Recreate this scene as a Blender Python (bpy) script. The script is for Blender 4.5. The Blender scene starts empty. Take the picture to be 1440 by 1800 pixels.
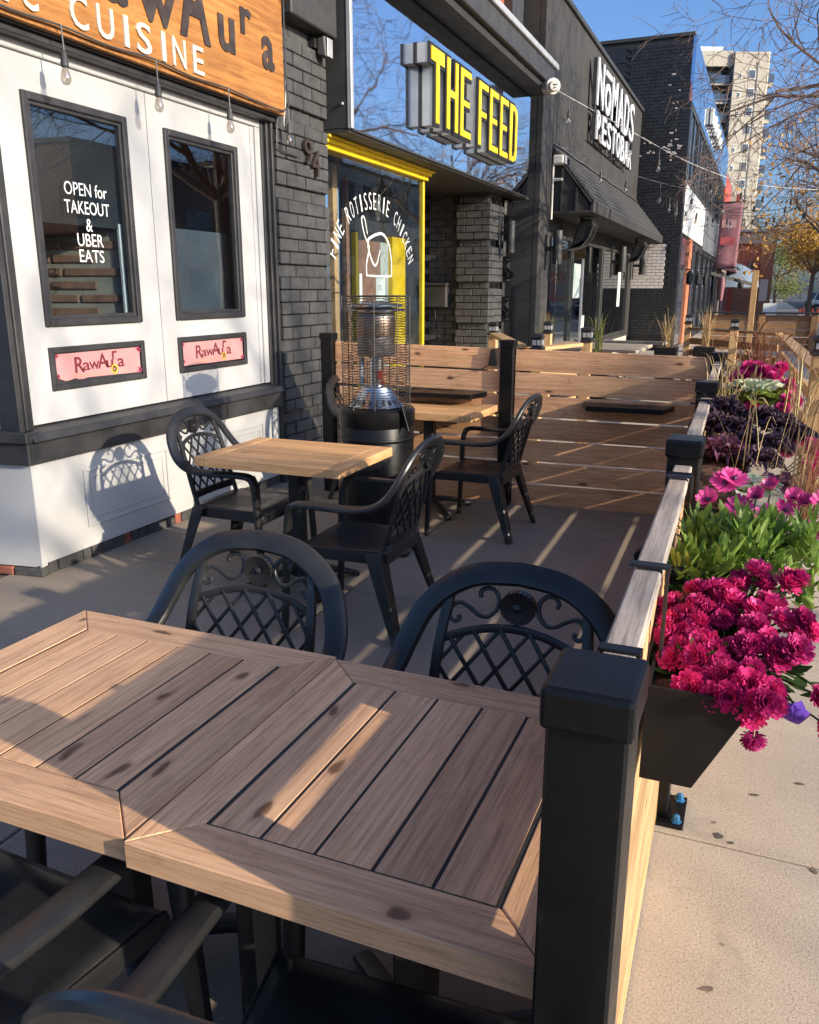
import bpy, bmesh, math, random
from mathutils import Vector, Matrix, noise
random.seed(11)
S = bpy.context.scene
COL = S.collection
PI = math.pi

# ------------------------------------------------------------------ camera
cam = bpy.data.cameras.new('camera')
cam.sensor_fit = 'HORIZONTAL'; cam.sensor_width = 36.0; cam.lens = 36.25
cam.clip_start = 0.02; cam.clip_end = 2000
co = bpy.data.objects.new('camera', cam); COL.objects.link(co)
_r = Vector((0.9232, 0.3843, 0.0)).normalized()
_w = Vector((-0.3713, 0.8920, -0.2598)).normalized()
_u = _r.cross(_w).normalized()
co.matrix_world = Matrix(((_r.x, _u.x, -_w.x, 0), (_r.y, _u.y, -_w.y, 0), (_r.z, _u.z, -_w.z, 1.6), (0, 0, 0, 1)))
S.camera = co

# ------------------------------------------------------------------ sky and sun
SUN = Vector((1.0, -0.215, 0.353)).normalized()
W = bpy.data.worlds.new('World'); S.world = W; W.use_nodes = True
wn = W.node_tree.nodes; wl = W.node_tree.links; wn.clear()
sky = wn.new('ShaderNodeTexSky'); sky.sky_type = 'NISHITA'; sky.sun_disc = False
sky.sun_elevation = math.asin(SUN.z); sky.sun_rotation = math.atan2(SUN.x, SUN.y)
sky.altitude = 0; sky.air_density = 0.8; sky.dust_density = 2.6; sky.ozone_density = 5.6
bg = wn.new('ShaderNodeBackground'); bg.inputs['Strength'].default_value = 0.15
wo = wn.new('ShaderNodeOutputWorld')
wl.new(sky.outputs[0], bg.inputs[0]); wl.new(bg.outputs[0], wo.inputs[0])
sl = bpy.data.lights.new('sun', 'SUN'); sl.energy = 4.0; sl.angle = math.radians(0.53); sl.color = (1.0, 0.875, 0.69)
so = bpy.data.objects.new('sun', sl); COL.objects.link(so)
so.rotation_euler = SUN.to_track_quat('Z', 'Y').to_euler(); so.location = (20, -4, 9)
S.view_settings.view_transform = 'Standard'; S.view_settings.look = 'None'
S.view_settings.exposure = 0.82; S.view_settings.gamma = 1.0
S.cycles.max_bounces = 6; S.cycles.diffuse_bounces = 3; S.cycles.glossy_bounces = 3; S.cycles.transparent_max_bounces = 8
S.cycles.caustics_reflective = False; S.cycles.caustics_refractive = False
S.cycles.sample_clamp_indirect = 4.0

# ------------------------------------------------------------------ materials
class NT:
    def __init__(s, name):
        s.m = bpy.data.materials.new(name); s.m.use_nodes = True
        s.t = s.m.node_tree; s.t.nodes.clear()
        s.out = s.t.nodes.new('ShaderNodeOutputMaterial')
        s.p = s.t.nodes.new('ShaderNodeBsdfPrincipled')
        s.t.links.new(s.p.outputs[0], s.out.inputs[0])
    def n(s, typ, **kw):
        nd = s.t.nodes.new(typ)
        for k, v in kw.items():
            if k[0] == '_': setattr(nd, k[1:], v)
            else: nd.inputs[k.replace('_', ' ')].default_value = v
        return nd
    def l(s, a, b): s.t.links.new(a, b)
    def obj(s, scale=(1, 1, 1), rnd=0.0):
        tc = s.n('ShaderNodeTexCoord'); o = tc.outputs['Object']
        if rnd:
            oi = s.n('ShaderNodeObjectInfo'); vm = s.n('ShaderNodeVectorMath', _operation='MULTIPLY')
            cx = s.n('ShaderNodeCombineXYZ'); s.l(oi.outputs['Random'], cx.inputs[0]); s.l(oi.outputs['Random'], cx.inputs[1]); s.l(oi.outputs['Random'], cx.inputs[2])
            s.l(cx.outputs[0], vm.inputs[0]); vm.inputs[1].default_value = (rnd * 3.1, rnd * 7.7, rnd * 1.3)
            ad = s.n('ShaderNodeVectorMath', _operation='ADD'); s.l(o, ad.inputs[0]); s.l(vm.outputs[0], ad.inputs[1]); o = ad.outputs[0]
        mp = s.n('ShaderNodeMapping'); mp.inputs['Scale'].default_value = scale; s.l(o, mp.inputs[0])
        return mp.outputs[0]
    def noise(s, vec, scale, detail=4, rough=.55, dist=0):
        nd = s.n('ShaderNodeTexNoise', Scale=scale, Detail=detail, Roughness=rough, Distortion=dist); s.l(vec, nd.inputs['Vector']); return nd.outputs[0]
    def ramp(s, fac, stops):
        nd = s.n('ShaderNodeValToRGB'); s.l(fac, nd.inputs[0]); e = nd.color_ramp.elements
        while len(e) < len(stops): e.new(.5)
        for a, (p, c) in zip(e, stops):
            a.position = p; a.color = (c[0], c[1], c[2], 1) if hasattr(c, '__len__') else (c, c, c, 1)
        return nd.outputs[0]
    def mix(s, fac, a, b, mode='MIX'):
        nd = s.n('ShaderNodeMix', _data_type='RGBA', _blend_type=mode)
        if hasattr(fac, 'links') or hasattr(fac, 'is_linked'): s.l(fac, nd.inputs[0])
        else: nd.inputs[0].default_value = fac
        for v, i in ((a, 6), (b, 7)):
            if hasattr(v, 'is_linked'): s.l(v, nd.inputs[i])
            else: nd.inputs[i].default_value = (v[0], v[1], v[2], 1)
        return nd.outputs[2]
    def bump(s, h, strength, dist=.01):
        b = s.n('ShaderNodeBump', Strength=strength, Distance=dist); s.l(h, b.inputs['Height']); s.l(b.outputs[0], s.p.inputs['Normal'])
    def set(s, **kw):
        for k, v in kw.items():
            nm = k.replace('_', ' ')
            if hasattr(v, 'is_linked'): s.l(v, s.p.inputs[nm])
            else: s.p.inputs[nm].default_value = (v[0], v[1], v[2], 1) if hasattr(v, '__len__') else v

def plain(name, c, rough=.5, var=.15, vs=4, bump=0, bs=60, metal=0, spec=.5, dirt=None, bd=.004):
    t = NT(name); v = t.obj(rnd=3.0)
    n1 = t.noise(v, vs, 5, .6)
    lo = [x * (1 - var) for x in c]; hi = [min(1, x * (1 + var)) for x in c]
    colr = t.ramp(n1, [(.3, lo), (.7, hi)])
    if dirt:
        n2 = t.noise(v, vs * 3.3, 6, .7); f = t.ramp(n2, [(dirt[1], 0), (min(1, dirt[1] + .12), 1)]); colr = t.mix(f, colr, dirt[0])
    t.set(Base_Color=colr, Roughness=rough, Metallic=metal, Specular_IOR_Level=spec)
    n3 = t.noise(v, vs * 2, 4); rr = t.ramp(n3, [(.3, rough * .85), (.7, min(1, rough * 1.15))]); t.set(Roughness=rr)
    if bump: t.bump(t.noise(v, bs, 5, .6), bump, bd)
    return t.m

def wood(name, c1, c2, dark, knot=.35, rough=.6, wear=None, gs=1.0, sat=None):
    t = NT(name)
    v = t.obj((1, 1, 1), rnd=9.0)
    mp = t.n('ShaderNodeMapping'); mp.inputs['Scale'].default_value = (1.3 * gs, 22 * gs, 22 * gs); t.l(v, mp.inputs[0])
    g = t.noise(mp.outputs[0], 1.6, 7, .62, 1.2)
    base = t.ramp(g, [(.25, [x * .88 for x in c2]), (.42, c2), (.55, c1), (.76, [min(1, x * 1.08) for x in c1])])
    # fine dark growth lines
    mp2 = t.n('ShaderNodeMapping'); mp2.inputs['Scale'].default_value = (.55 * gs, 7 * gs, 7 * gs); t.l(v, mp2.inputs[0])
    wv = t.n('ShaderNodeTexWave', _wave_type='BANDS', _bands_direction='Y', Scale=1.3, Distortion=9.0, Detail=3.0, Detail_Scale=.6); t.l(mp2.outputs[0], wv.inputs[0])
    lf = t.ramp(wv.outputs[1], [(.0, .30), (.12, 0), (1, 0)]); base = t.mix(lf, base, dark)
    # broad weathering streaks
    mp3 = t.n('ShaderNodeMapping'); mp3.inputs['Scale'].default_value = (1.1, 5.5, 5.5); t.l(v, mp3.inputs[0])
    st = t.noise(mp3.outputs[0], 1.7, 5, .6, .4)
    base = t.mix(t.ramp(st, [(.5, 0), (.68, .45)]), base, wear or [x * .62 for x in c2])
    hi = t.noise(mp3.outputs[0], .9, 2); base = t.mix(t.ramp(hi, [(.35, .28), (.6, 0)]), base, [min(1, x * 1.35) for x in c1])
    # knots
    mp4 = t.n('ShaderNodeMapping'); mp4.inputs['Scale'].default_value = (2.6, 7.0, 3.0); t.l(v, mp4.inputs[0])
    nz = t.n('ShaderNodeTexNoise', Scale=3.0, Detail=2.0); t.l(mp4.outputs[0], nz.inputs['Vector'])
    vm = t.n('ShaderNodeVectorMath', _operation='MULTIPLY_ADD'); t.l(nz.outputs[1], vm.inputs[0]); vm.inputs[1].default_value = (.22, .22, .22); t.l(mp4.outputs[0], vm.inputs[2])
    vo = t.n('ShaderNodeTexVoronoi', _voronoi_dimensions='2D', Scale=1.0); t.l(vm.outputs[0], vo.inputs['Vector'])
    sx = t.n('ShaderNodeSeparateColor'); t.l(vo.outputs['Color'], sx.inputs[0])
    gate = t.ramp(sx.outputs[0], [(1 - knot - .02, 0), (1 - knot + .02, 1)])
    kd = t.ramp(vo.outputs['Distance'], [(.035, .95), (.058, .8), (.072, .25), (.12, .0)])
    mm = t.n('ShaderNodeMath', _operation='MULTIPLY'); t.l(gate, mm.inputs[0]); t.l(kd, mm.inputs[1])
    base = t.mix(mm.outputs[0], base, [x * .6 for x in dark])
    mp5 = t.n('ShaderNodeMapping'); mp5.inputs['Scale'].default_value = (1.6, 46, 46); t.l(v, mp5.inputs[0]); fg = t.noise(mp5.outputs[0], 5.0, 5, .7, .3); base = t.mix(t.ramp(fg, [(.38, .42), (.49, 0)]), base, dark); base = t.mix(t.ramp(fg, [(.56, 0), (.68, .35)]), base, [min(1, x * 1.3) for x in c1])
    sc_ = t.noise(v, 7.0, 5, .75, .6); base = t.mix(t.ramp(sc_, [(.60, 0), (.74, .45)]), base, [x * .8 for x in dark])
    oi = t.n('ShaderNodeObjectInfo'); pv = t.ramp(oi.outputs['Random'], [(0, (.82, .80, .78)), (.5, (1.0, .98, .95)), (1, (1.14, 1.10, 1.02))])
    base = t.mix(1.0, base, pv, 'MULTIPLY')
    t.set(Base_Color=base, Roughness=t.ramp(g, [(.3, min(1, rough * 1.2)), (.7, rough * .9)]), Specular_IOR_Level=.35)
    t.bump(g, .25, .004)
    return t.m

def glass(name, tint=(.85, .9, .92), ior=1.9, rough=.01):
    t = NT(name); t.t.nodes.remove(t.p)
    tr = t.n('ShaderNodeBsdfTransparent'); tr.inputs[0].default_value = (*tint, 1)
    gl = t.n('ShaderNodeBsdfGlossy', Roughness=rough); gl.inputs[0].default_value = (.95, .97, 1, 1)
    r0 = ((ior - 1) / (ior + 1)) ** 2 * .6; lw = t.n('ShaderNodeLayerWeight', Blend=.5); pw = t.n('ShaderNodeMath', _operation='POWER'); t.l(lw.outputs['Facing'], pw.inputs[0]); pw.inputs[1].default_value = 4.5
    fr = t.n('ShaderNodeMath', _operation='MULTIPLY_ADD'); t.l(pw.outputs[0], fr.inputs[0]); fr.inputs[1].default_value = 1 - r0; fr.inputs[2].default_value = r0; mx = t.n('ShaderNodeMixShader')
    v = t.obj((1, 1, 1)); b = t.n('ShaderNodeBump', Strength=.05, Distance=.02); t.l(t.noise(v, 1.3, 2), b.inputs['Height'])
    t.l(b.outputs[0], gl.inputs['Normal'])
    t.l(fr.outputs[0], mx.inputs[0]); t.l(tr.outputs[0], mx.inputs[1]); t.l(gl.outputs[0], mx.inputs[2]); t.l(mx.outputs[0], t.out.inputs[0])
    return t.m

def mirror(name, c=(.86, .9, .95), wav=.10):
    t = NT(name); t.set(Base_Color=c, Metallic=1.0, Roughness=.03)
    t.bump(t.noise(t.obj((1, 1, .6)), 1.6, 2), wav, .05); return t.m

def emit(name, c, s):
    t = NT(name); t.set(Base_Color=c, Emission_Color=c, Emission_Strength=s); return t.m

def leafmat(name, c1, c2, rough=.5, trans=.25):
    t = NT(name); v = t.obj(rnd=5.0); n = t.noise(v, 45, 3)
    colr = t.ramp(n, [(.3, c1), (.7, c2)]); oi = t.n('ShaderNodeObjectInfo'); colr = t.mix(1.0, colr, t.ramp(oi.outputs['Random'], [(0, (.66, .62, .70)), (.6, (1, 1, 1)), (1, (1.1, 1.25, 1.12))]), 'MULTIPLY'); t.set(Base_Color=colr, Roughness=rough, Specular_IOR_Level=.4)
    tl = t.n('ShaderNodeBsdfTranslucent'); t.l(colr, tl.inputs[0]); mx = t.n('ShaderNodeMixShader'); mx.inputs[0].default_value = trans
    t.l(t.p.outputs[0], mx.inputs[1]); t.l(tl.outputs[0], mx.inputs[2]); t.l(mx.outputs[0], t.out.inputs[0]); return t.m

def concrete(name, c, c2):
    t = NT(name); v = t.obj(rnd=2.0)
    a = t.noise(v, 1.1, 6, .6); b = t.noise(v, 150, 3, .7); d = t.noise(v, 9, 6, .7)
    base = t.ramp(a, [(.3, c2), (.7, c)])
    base = t.mix(t.ramp(b, [(.36, .6), (.46, 0)]), base, [x * .55 for x in c2])
    base = t.mix(t.ramp(b, [(.58, 0), (.68, .5)]), base, [min(1, x * 1.4) for x in c])
    base = t.mix(t.ramp(d, [(.62, 0), (.72, .35)]), base, [x * .62 for x in c2])
    e2 = t.noise(v, 3.2, 7, .75, .8); base = t.mix(t.ramp(e2, [(.56, 0), (.72, .5)]), base, [x * .68 for x in c2])
    vo = t.n('ShaderNodeTexVoronoi', Scale=5.5); t.l(v, vo.inputs['Vector'])
    base = t.mix(t.ramp(vo.outputs['Distance'], [(.02, .5), (.035, 0)]), base, (.10, .09, .08))
    t.set(Base_Color=base, Roughness=.85, Specular_IOR_Level=.25); t.bump(b, .35, .004); return t.m

def brickmat(name, c1, c2, mort, scale, rough=.75, peel=None, bump=.5):
    t = NT(name); tc = t.n('ShaderNodeTexCoord'); mp = t.n('ShaderNodeMapping'); t.l(tc.outputs['Object'], mp.inputs[0])
    mp.inputs['Rotation'].default_value = scale[3]
    br = t.n('ShaderNodeTexBrick', Scale=scale[0], Mortar_Size=.012, Brick_Width=scale[1], Row_Height=scale[2]); t.l(mp.outputs[0], br.inputs[0])
    br.inputs['Color1'].default_value = (*c1, 1); br.inputs['Color2'].default_value = (*c2, 1); br.inputs['Mortar'].default_value = (*mort, 1)
    colr = br.outputs[0]
    n = t.noise(tc.outputs['Object'], 5, 6, .7); colr = t.mix(t.ramp(n, [(.35, .35), (.65, 0)]), colr, [x * .5 for x in c1])
    t.set(Base_Color=colr, Roughness=rough)
    t.bump(br.outputs[1], -bump, .01); return t.m

M = {}
M['white'] = plain('white_paint', (.455, .45, .44), .75, .06, 2.2, .08, 30, spec=.25, dirt=((.38, .36, .325), .66))
M['trim'] = plain('charcoal_trim_paint', (.033, .032, .033), .5, .3, 6, .25, 40, dirt=((.13, .12, .11), .66))
M['blackbrick'] = plain('black_painted_brick', (.066, .064, .062), .66, .35, 14, 1.0, 85, dirt=((.12, .117, .113), .62), bd=.012)
M['mortar'] = plain('black_painted_mortar', (.024, .024, .025), .8, .2, 6, .5, 60)
M['blackwall'] = plain('dark_stucco', (.036, .034, .032), .8, .22, 2, .35, 90, dirt=((.12, .11, .10), .66))
M['darkpanel'] = plain('dark_grey_panel', (.04, .039, .037), .55, .2, 5, .2, 60)
M['resin'] = plain('black_resin', (.022, .0222, .0228), .34, .30, 9, .08, 140, spec=.45, dirt=((.055, .053, .05), .64))
M['steelblack'] = plain('black_powder_coat', (.0065, .0065, .0068), .36, .2, 5, .08, 200, spec=.28, dirt=((.024, .023, .022), .63))
M['iron'] = plain('black_cast_iron', (.015, .015, .016), .5, .2, 10, .15, 120)
M['planter'] = plain('black_planter_plastic', (.010, .0102, .0105), .65, .25, 14, .2, 160, spec=.18, dirt=((.02, .0195, .019), .68))
M['table'] = wood('weathered_table_wood', (.80, .485, .28), (.68, .385, .21), (.25, .125, .068), .5, .6, (.50, .295, .175))
M['table2'] = wood('honey_table_wood', (.68, .405, .20), (.56, .31, .14), (.26, .12, .05), .25, .55)
M['cedar'] = wood('stained_cedar', (.86, .485, .27), (.73, .385, .195), (.26, .11, .05), .35, .7)
M['pine'] = wood('fresh_pine', (.62, .42, .22), (.50, .31, .14), (.28, .14, .05), .3, .55)
M['greywood'] = wood('weathered_grey_wood', (.52, .445, .37), (.35, .285, .225), (.08, .062, .048), .2, .75)
M['slatwood'] = wood('brown_slat_wood', (.36, .21, .105), (.26, .145, .07), (.11, .05, .02), .2, .6)
M['signwood'] = wood('amber_varnished_plywood', (.44, .20, .055), (.31, .125, .032), (.12, .045, .014), .0, .42, (.12, .05, .018), .55)
M['rot'] = plain('flaking_brick', (.28, .09, .055), .85, .35, 20, .6, 60)
M['concrete'] = concrete('sidewalk_concrete', (.54, .465, .37), (.45, .385, .30))
M['shadedconcrete'] = concrete('shaded_patio_concrete', (.35, .285, .22), (.265, .215, .165))  # same concrete as the sidewalk, with the patio's shade put into its colour
M['joint'] = plain('joint_dirt', (.10, .085, .07), .95, .3, 20, .5, 80)
M['asphalt'] = plain('asphalt', (.06, .06, .062), .9, .25, 2, .5, 120)
M['glass'] = glass('window_glass', (.85, .9, .92), 2.25)
M['glassdim'] = glass('tinted_window_glass', (.55, .6, .62), 2.1)
M['mirror'] = mirror('mirror_panel', (.86, .9, .95), .035)
M['bluepanel'] = mirror('glossy_blue_panel', (.42, .52, .68), .02)
M['glassclear'] = glass('clear_shop_glass', (.92, .95, .96), 1.8)
M['roomdark'] = plain('dim_interior_wall', (.09, .085, .075), .8, .2, 3)
M['roomgrey'] = plain('grey_interior_blind', (.11, .12, .135), .8, .15, 3)
M['yellow'] = plain('yellow_paint', (.78, .53, .012), .4, .08, 5, .05, 40)
M['yellowface'] = plain('yellow_acrylic', (.90, .62, .004), .3, .03, 5)
M['alu'] = plain('brushed_aluminium', (.44, .45, .46), .45, .08, 8, metal=.35)
M['steel'] = plain('stainless_steel', (.62, .62, .61), .22, .1, 12, metal=1)
M['wire'] = plain('dark_wire', (.07, .065, .06), .4, .2, 20, metal=.6)
M['letterwhite'] = plain('white_vinyl', (.82, .84, .82), .5, .03, 5)
M['letterpaint'] = plain('worn_cream_letter', (.66, .59, .46), .5, .2, 20, dirt=((.35, .24, .13), .62))
M['letterdark'] = plain('burnt_metal_letter', (.085, .062, .05), .4, .4, 9, metal=.4)
M['pink'] = plain('pink_sign_print', (.52, .27, .26), .45, .08, 5)
M['maroon'] = plain('maroon_print', (.17, .022, .03), .5, .1, 5)
M['orangeprint'] = plain('orange_print', (.78, .36, .16), .5, .1, 5)
M['goldprint'] = plain('gold_print', (.85, .50, .06), .5, .1, 5)
M['bulb'] = glass('clear_bulb_glass', (.78, .74, .68), 3.2)
M['socket'] = plain('black_rubber_socket', (.05, .05, .052), .6, .2, 10)
M['wiregrey'] = plain('grey_cable', (.12, .12, .125), .6, .2, 10)
M['wirewhite'] = plain('white_cable', (.6, .58, .54), .5, .1, 10)
M['filament'] = plain('copper_filament', (.8, .45, .2), .4, .1, 10, metal=.5)
M['plastic'] = plain('cream_plastic', (.74, .71, .64), .4, .05, 5)
M['soil'] = plain('bark_mulch', (.07, .035, .018), .95, .5, 60, 1.0, 90)
M['bark'] = plain('tree_bark', (.15, .115, .09), .85, .35, 12, .7, 40)
M['twig'] = plain('tree_twig', (.16, .105, .08), .75, .3, 12, .3, 40)
M['paper'] = plain('paper_notice', (.74, .78, .72), .7, .05, 5)
M['red'] = plain('red_painted_front', (.50, .075, .045), .55, .15, 3)
M['beige'] = plain('beige_concrete_tower', (.42, .385, .315), .85, .06, .3)
M['tan'] = plain('tan_stucco', (.36, .20, .125), .85, .1, .8)
M['blueglassrail'] = plain('blue_balcony_glass', (.03, .06, .10), .15, .2, 1)
M['darkwin'] = plain('dark_window', (.05, .065, .085), .1, .3, 2, spec=.8)
M['slate'] = plain('slate_roof', (.16, .18, .20), .6, .15, 1)
M['banner'] = plain('faded_burgundy_banner', (.30, .13, .15), .8, .35, 1.6)
M['redbrick'] = brickmat('red_brick', (.34, .09, .05), (.26, .065, .04), (.20, .17, .15), (1.0, .24, .085, (PI / 2, 0, PI / 2)))
M['whitebrick'] = plain('whitewashed_brick', (.62, .57, .53), .7, .12, 8, .5, 70, dirt=((.40, .36, .33), .66))
M['tilered'] = plain('orange_door', (.62, .22, .11), .5, .15, 3)
M['conered'] = plain('traffic_orange', (.85, .16, .05), .5, .1, 5)
M['carwhite'] = plain('white_car_paint', (.70, .70, .70), .2, .03, 1)
M['cardark'] = plain('dark_car_paint', (.03, .035, .05), .2, .1, 1)
M['tyre'] = plain('tyre_rubber', (.02, .02, .02), .8, .2, 5)
M['bolt'] = plain('blue_bolt', (.03, .15, .30), .35, .15, 20)
M['lampred'] = emit('glowing_filament_lamp', (1.0, .22, .03), 5)
M['mum'] = leafmat('crimson_petal', (.54, .008, .14), (.95, .09, .36), .5, .22)
M['mumdark'] = leafmat('deep_magenta_petal', (.38, .006, .11), (.66, .035, .23), .5, .22)
M['daisy'] = leafmat('magenta_pink_petal', (.74, .03, .24), (.95, .16, .44), .45, .25)
M['daisyeye'] = plain('dark_violet_eye', (.05, .01, .06), .6, .3, 40)
M['leaf'] = leafmat('fresh_green_leaf', (.12, .24, .03), (.33, .46, .09), .42, .3)
M['leafdark'] = leafmat('dark_green_leaf', (.03, .075, .014), (.08, .17, .03), .42, .25)
M['kale'] = leafmat('dark_purple_kale', (.045, .022, .045), (.13, .075, .11), .6, .1)
M['kalepink'] = leafmat('mauve_kale', (.16, .05, .11), (.34, .15, .22), .6, .15)
M['kalewhite'] = leafmat('cream_kale', (.52, .58, .38), (.74, .76, .58), .5, .2)
M['kalegreen'] = leafmat('lime_kale', (.28, .38, .05), (.48, .52, .10), .5, .25)
M['grassred'] = leafmat('red_fountain_grass', (.20, .06, .035), (.38, .17, .08), .6, .25)
M['grasstan'] = leafmat('straw_grass', (.42, .28, .12), (.60, .45, .22), .6, .25)
M['grassgreen'] = leafmat('green_grass', (.16, .22, .04), (.36, .38, .10), .6, .3)
M['autumn'] = leafmat('yellow_autumn_leaf', (.55, .30, .02), (.72, .44, .05), .6, .3)
M['autumn2'] = leafmat('orange_autumn_leaf', (.42, .19, .035), (.58, .30, .07), .6, .3)
M['autumn3'] = leafmat('green_autumn_leaf', (.10, .16, .03), (.32, .34, .06), .6, .3)
M['purple'] = leafmat('violet_petal', (.10, .03, .38), (.22, .08, .55), .5, .25)

# ------------------------------------------------------------------ mesh builder
class MB:
    def __init__(s): s.v = []; s.f = []
    def add(s, vs, fs):
        o = len(s.v); s.v += [tuple(p) for p in vs]; s.f += [tuple(i + o for i in f) for f in fs]; return s
    def box(s, x0, x1, y0, y1, z0, z1):
        if x0 > x1: x0, x1 = x1, x0
        if y0 > y1: y0, y1 = y1, y0
        if z0 > z1: z0, z1 = z1, z0
        return s.add([(x0, y0, z0), (x1, y0, z0), (x1, y1, z0), (x0, y1, z0), (x0, y0, z1), (x1, y0, z1), (x1, y1, z1), (x0, y1, z1)],
                     [(3, 2, 1, 0), (4, 5, 6, 7), (0, 1, 5, 4), (1, 2, 6, 5), (2, 3, 7, 6), (3, 0, 4, 7)])
    def prism(s, poly, axis, a, b):
        n = len(poly); area = sum(poly[i][0] * poly[(i + 1) % n][1] - poly[(i + 1) % n][0] * poly[i][1] for i in range(n))
        if area < 0: poly = poly[::-1]
        if a > b: a, b = b, a
        def P(p, d):
            return {'z': (p[0], p[1], d), 'x': (d, p[0], p[1]), 'y': (p[1], d, p[0])}[axis]
        vs = [P(p, a) for p in poly] + [P(p, b) for p in poly]
        fs = [tuple(range(n))[::-1], tuple(range(n, 2 * n))] + [(i, (i + 1) % n, n + (i + 1) % n, n + i) for i in range(n)]
        return s.add(vs, fs)
    def hexa(s, b, t):   # bottom 4 pts, top 4 pts, ccw from above
        return s.add(list(b) + list(t), [(3, 2, 1, 0), (4, 5, 6, 7), (0, 1, 5, 4), (1, 2, 6, 5), (2, 3, 7, 6), (3, 0, 4, 7)])
    def sweep(s, pts, prof, normal=None, closed=False, cap=True):
        # prof: list of (a,b) or function(i)->list ; a along normal axis n, b along t x n
        pts = [Vector(p) for p in pts]; N = len(pts)
        tg = []
        for i in range(N):
            if closed: d = pts[(i + 1) % N] - pts[i - 1]
            else: d = pts[min(i + 1, N - 1)] - pts[max(i - 1, 0)]
            tg.append(d.normalized() if d.length > 1e-9 else Vector((0, 0, 1)))
        n = Vector(normal) if normal is not None else (Vector((0, 0, 1)) if abs(tg[0].z) < .9 else Vector((1, 0, 0)))
        n = (n - tg[0] * n.dot(tg[0])).normalized(); rings = []; vs = []
        for i in range(N):
            if i:
                q = tg[i - 1].rotation_difference(tg[i]); n = q @ n; n = (n - tg[i] * n.dot(tg[i])).normalized()
            b = tg[i].cross(n); pr = prof(i) if callable(prof) else prof
            vs += [pts[i] + n * a + b * c for a, c in pr]; m = len(pr)
        fs = []
        for i in range(N if closed else N - 1):
            j = (i + 1) % N
            for k in range(m): fs.append((i * m + k, i * m + (k + 1) % m, j * m + (k + 1) % m, j * m + k))
        if cap and not closed: fs += [tuple(range(m))[::-1], tuple(range((N - 1) * m, N * m))]
        return s.add(vs, fs)
    def tube(s, pts, r, n=6, closed=False):
        R = r if callable(r) else (lambda i: r[i]) if hasattr(r, '__len__') else (lambda i: r)
        return s.sweep(pts, lambda i: [(R(i) * math.cos(2 * PI * k / n), R(i) * math.sin(2 * PI * k / n)) for k in range(n)], closed=closed)
    def lathe(s, prof, n=24, c=(0, 0, 0), cap=True):
        vs = []; m = len(prof)
        for r, z in prof: vs += [(c[0] + r * math.cos(2 * PI * k / n), c[1] + r * math.sin(2 * PI * k / n), c[2] + z) for k in range(n)]
        fs = [(i * n + k, i * n + (k + 1) % n, (i + 1) * n + (k + 1) % n, (i + 1) * n + k) for i in range(m - 1) for k in range(n)]
        if cap: fs += [tuple(range(n))[::-1], tuple(range((m - 1) * n, m * n))]
        return s.add(vs, fs)
    def mesh(s, name, bevel=0, smooth=False, seg=1, angle=30):
        me = bpy.data.meshes.new(name); me.from_pydata(s.v, [], s.f)
        if bevel:
            bm = bmesh.new(); bm.from_mesh(me)
            ed = [e for e in bm.edges if len(e.link_faces) == 2 and e.calc_face_angle(0) > math.radians(angle)]
            bmesh.ops.bevel(bm, geom=ed, offset=bevel, segments=seg, profile=.5, affect='EDGES', clamp_overlap=True)
            bm.to_mesh(me); bm.free()
        me.validate(); me.update()
        if smooth:
            me.polygons.foreach_set('use_smooth', [True] * len(me.polygons))
            if smooth != 2: me.set_sharp_from_angle(angle=math.radians(40))
        return me

def wloc(o):
    v = Vector((0, 0, 0))
    while o is not None: v += o.location; o = o.parent
    return v
def link(name, me, mat, parent=None, loc=None, rot=None, local=False):
    o = bpy.data.objects.new(name, me); COL.objects.link(o)
    if mat is not None and not me.materials: me.materials.append(M[mat] if isinstance(mat, str) else mat)
    if parent: o.parent = parent
    if loc is not None: o.location = loc
    if rot is not None: o.rotation_euler = rot
    if parent and not local: o.location = Vector(o.location) - wloc(parent)
    return o
def part(name, mb, mat, parent=None, bevel=0, smooth=False, local=False, **k):
    return link(name, mb.mesh(name, bevel, smooth, **k), mat, parent, None, None, local)
def tag(o, label=None, cat=None, group=None, kind=None):
    if label: o['label'] = label
    if cat: o['category'] = cat
    if group: o['group'] = group
    if kind: o['kind'] = kind
    return o
def thing(name, label, cat, loc=(0, 0, 0), rz=0, group=None):
    o = bpy.data.objects.new(name, None); COL.objects.link(o); o.location = loc; o.rotation_euler = (0, 0, rz); o.empty_display_size = .1
    return tag(o, label, cat, group)
def copy_tree(o, parent=None):
    c = o.copy(); COL.objects.link(c); c.parent = parent
    for ch in list(o.children): copy_tree(ch, c)
    return c
def box(x0, x1, y0, y1, z0, z1): return MB().box(x0, x1, y0, y1, z0, z1)
_bc = {}
def cbox(name, mat, parent, c, size, bevel=.003, rot=None, local=False):
    """chamfered box of size centred on c; meshes are shared between alike pieces"""
    key = (name, mat, tuple(round(x, 4) for x in size), bevel)
    if key not in _bc:
        x, y, z = [v / 2 for v in size]; _bc[key] = box(-x, x, -y, y, -z, z).mesh(name, bevel)
    return link(name, _bc[key], mat, parent, c, rot, local)
def plank(name, mat, parent, a, b, w, t, up=(0, 0, 1), bevel=.003, local=False):
    """board from a to b along its grain; w across, t thick; up = direction of w"""
    a = Vector(a); b = Vector(b); L = (b - a).length; x = (b - a).normalized(); y = Vector(up); y = (y - x * y.dot(x)).normalized(); z = x.cross(y)
    rot = Matrix((x, y, z)).transposed().to_euler()
    return cbox(name, mat, parent, (a + b) / 2, (L, w, t), bevel, rot, local)
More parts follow.
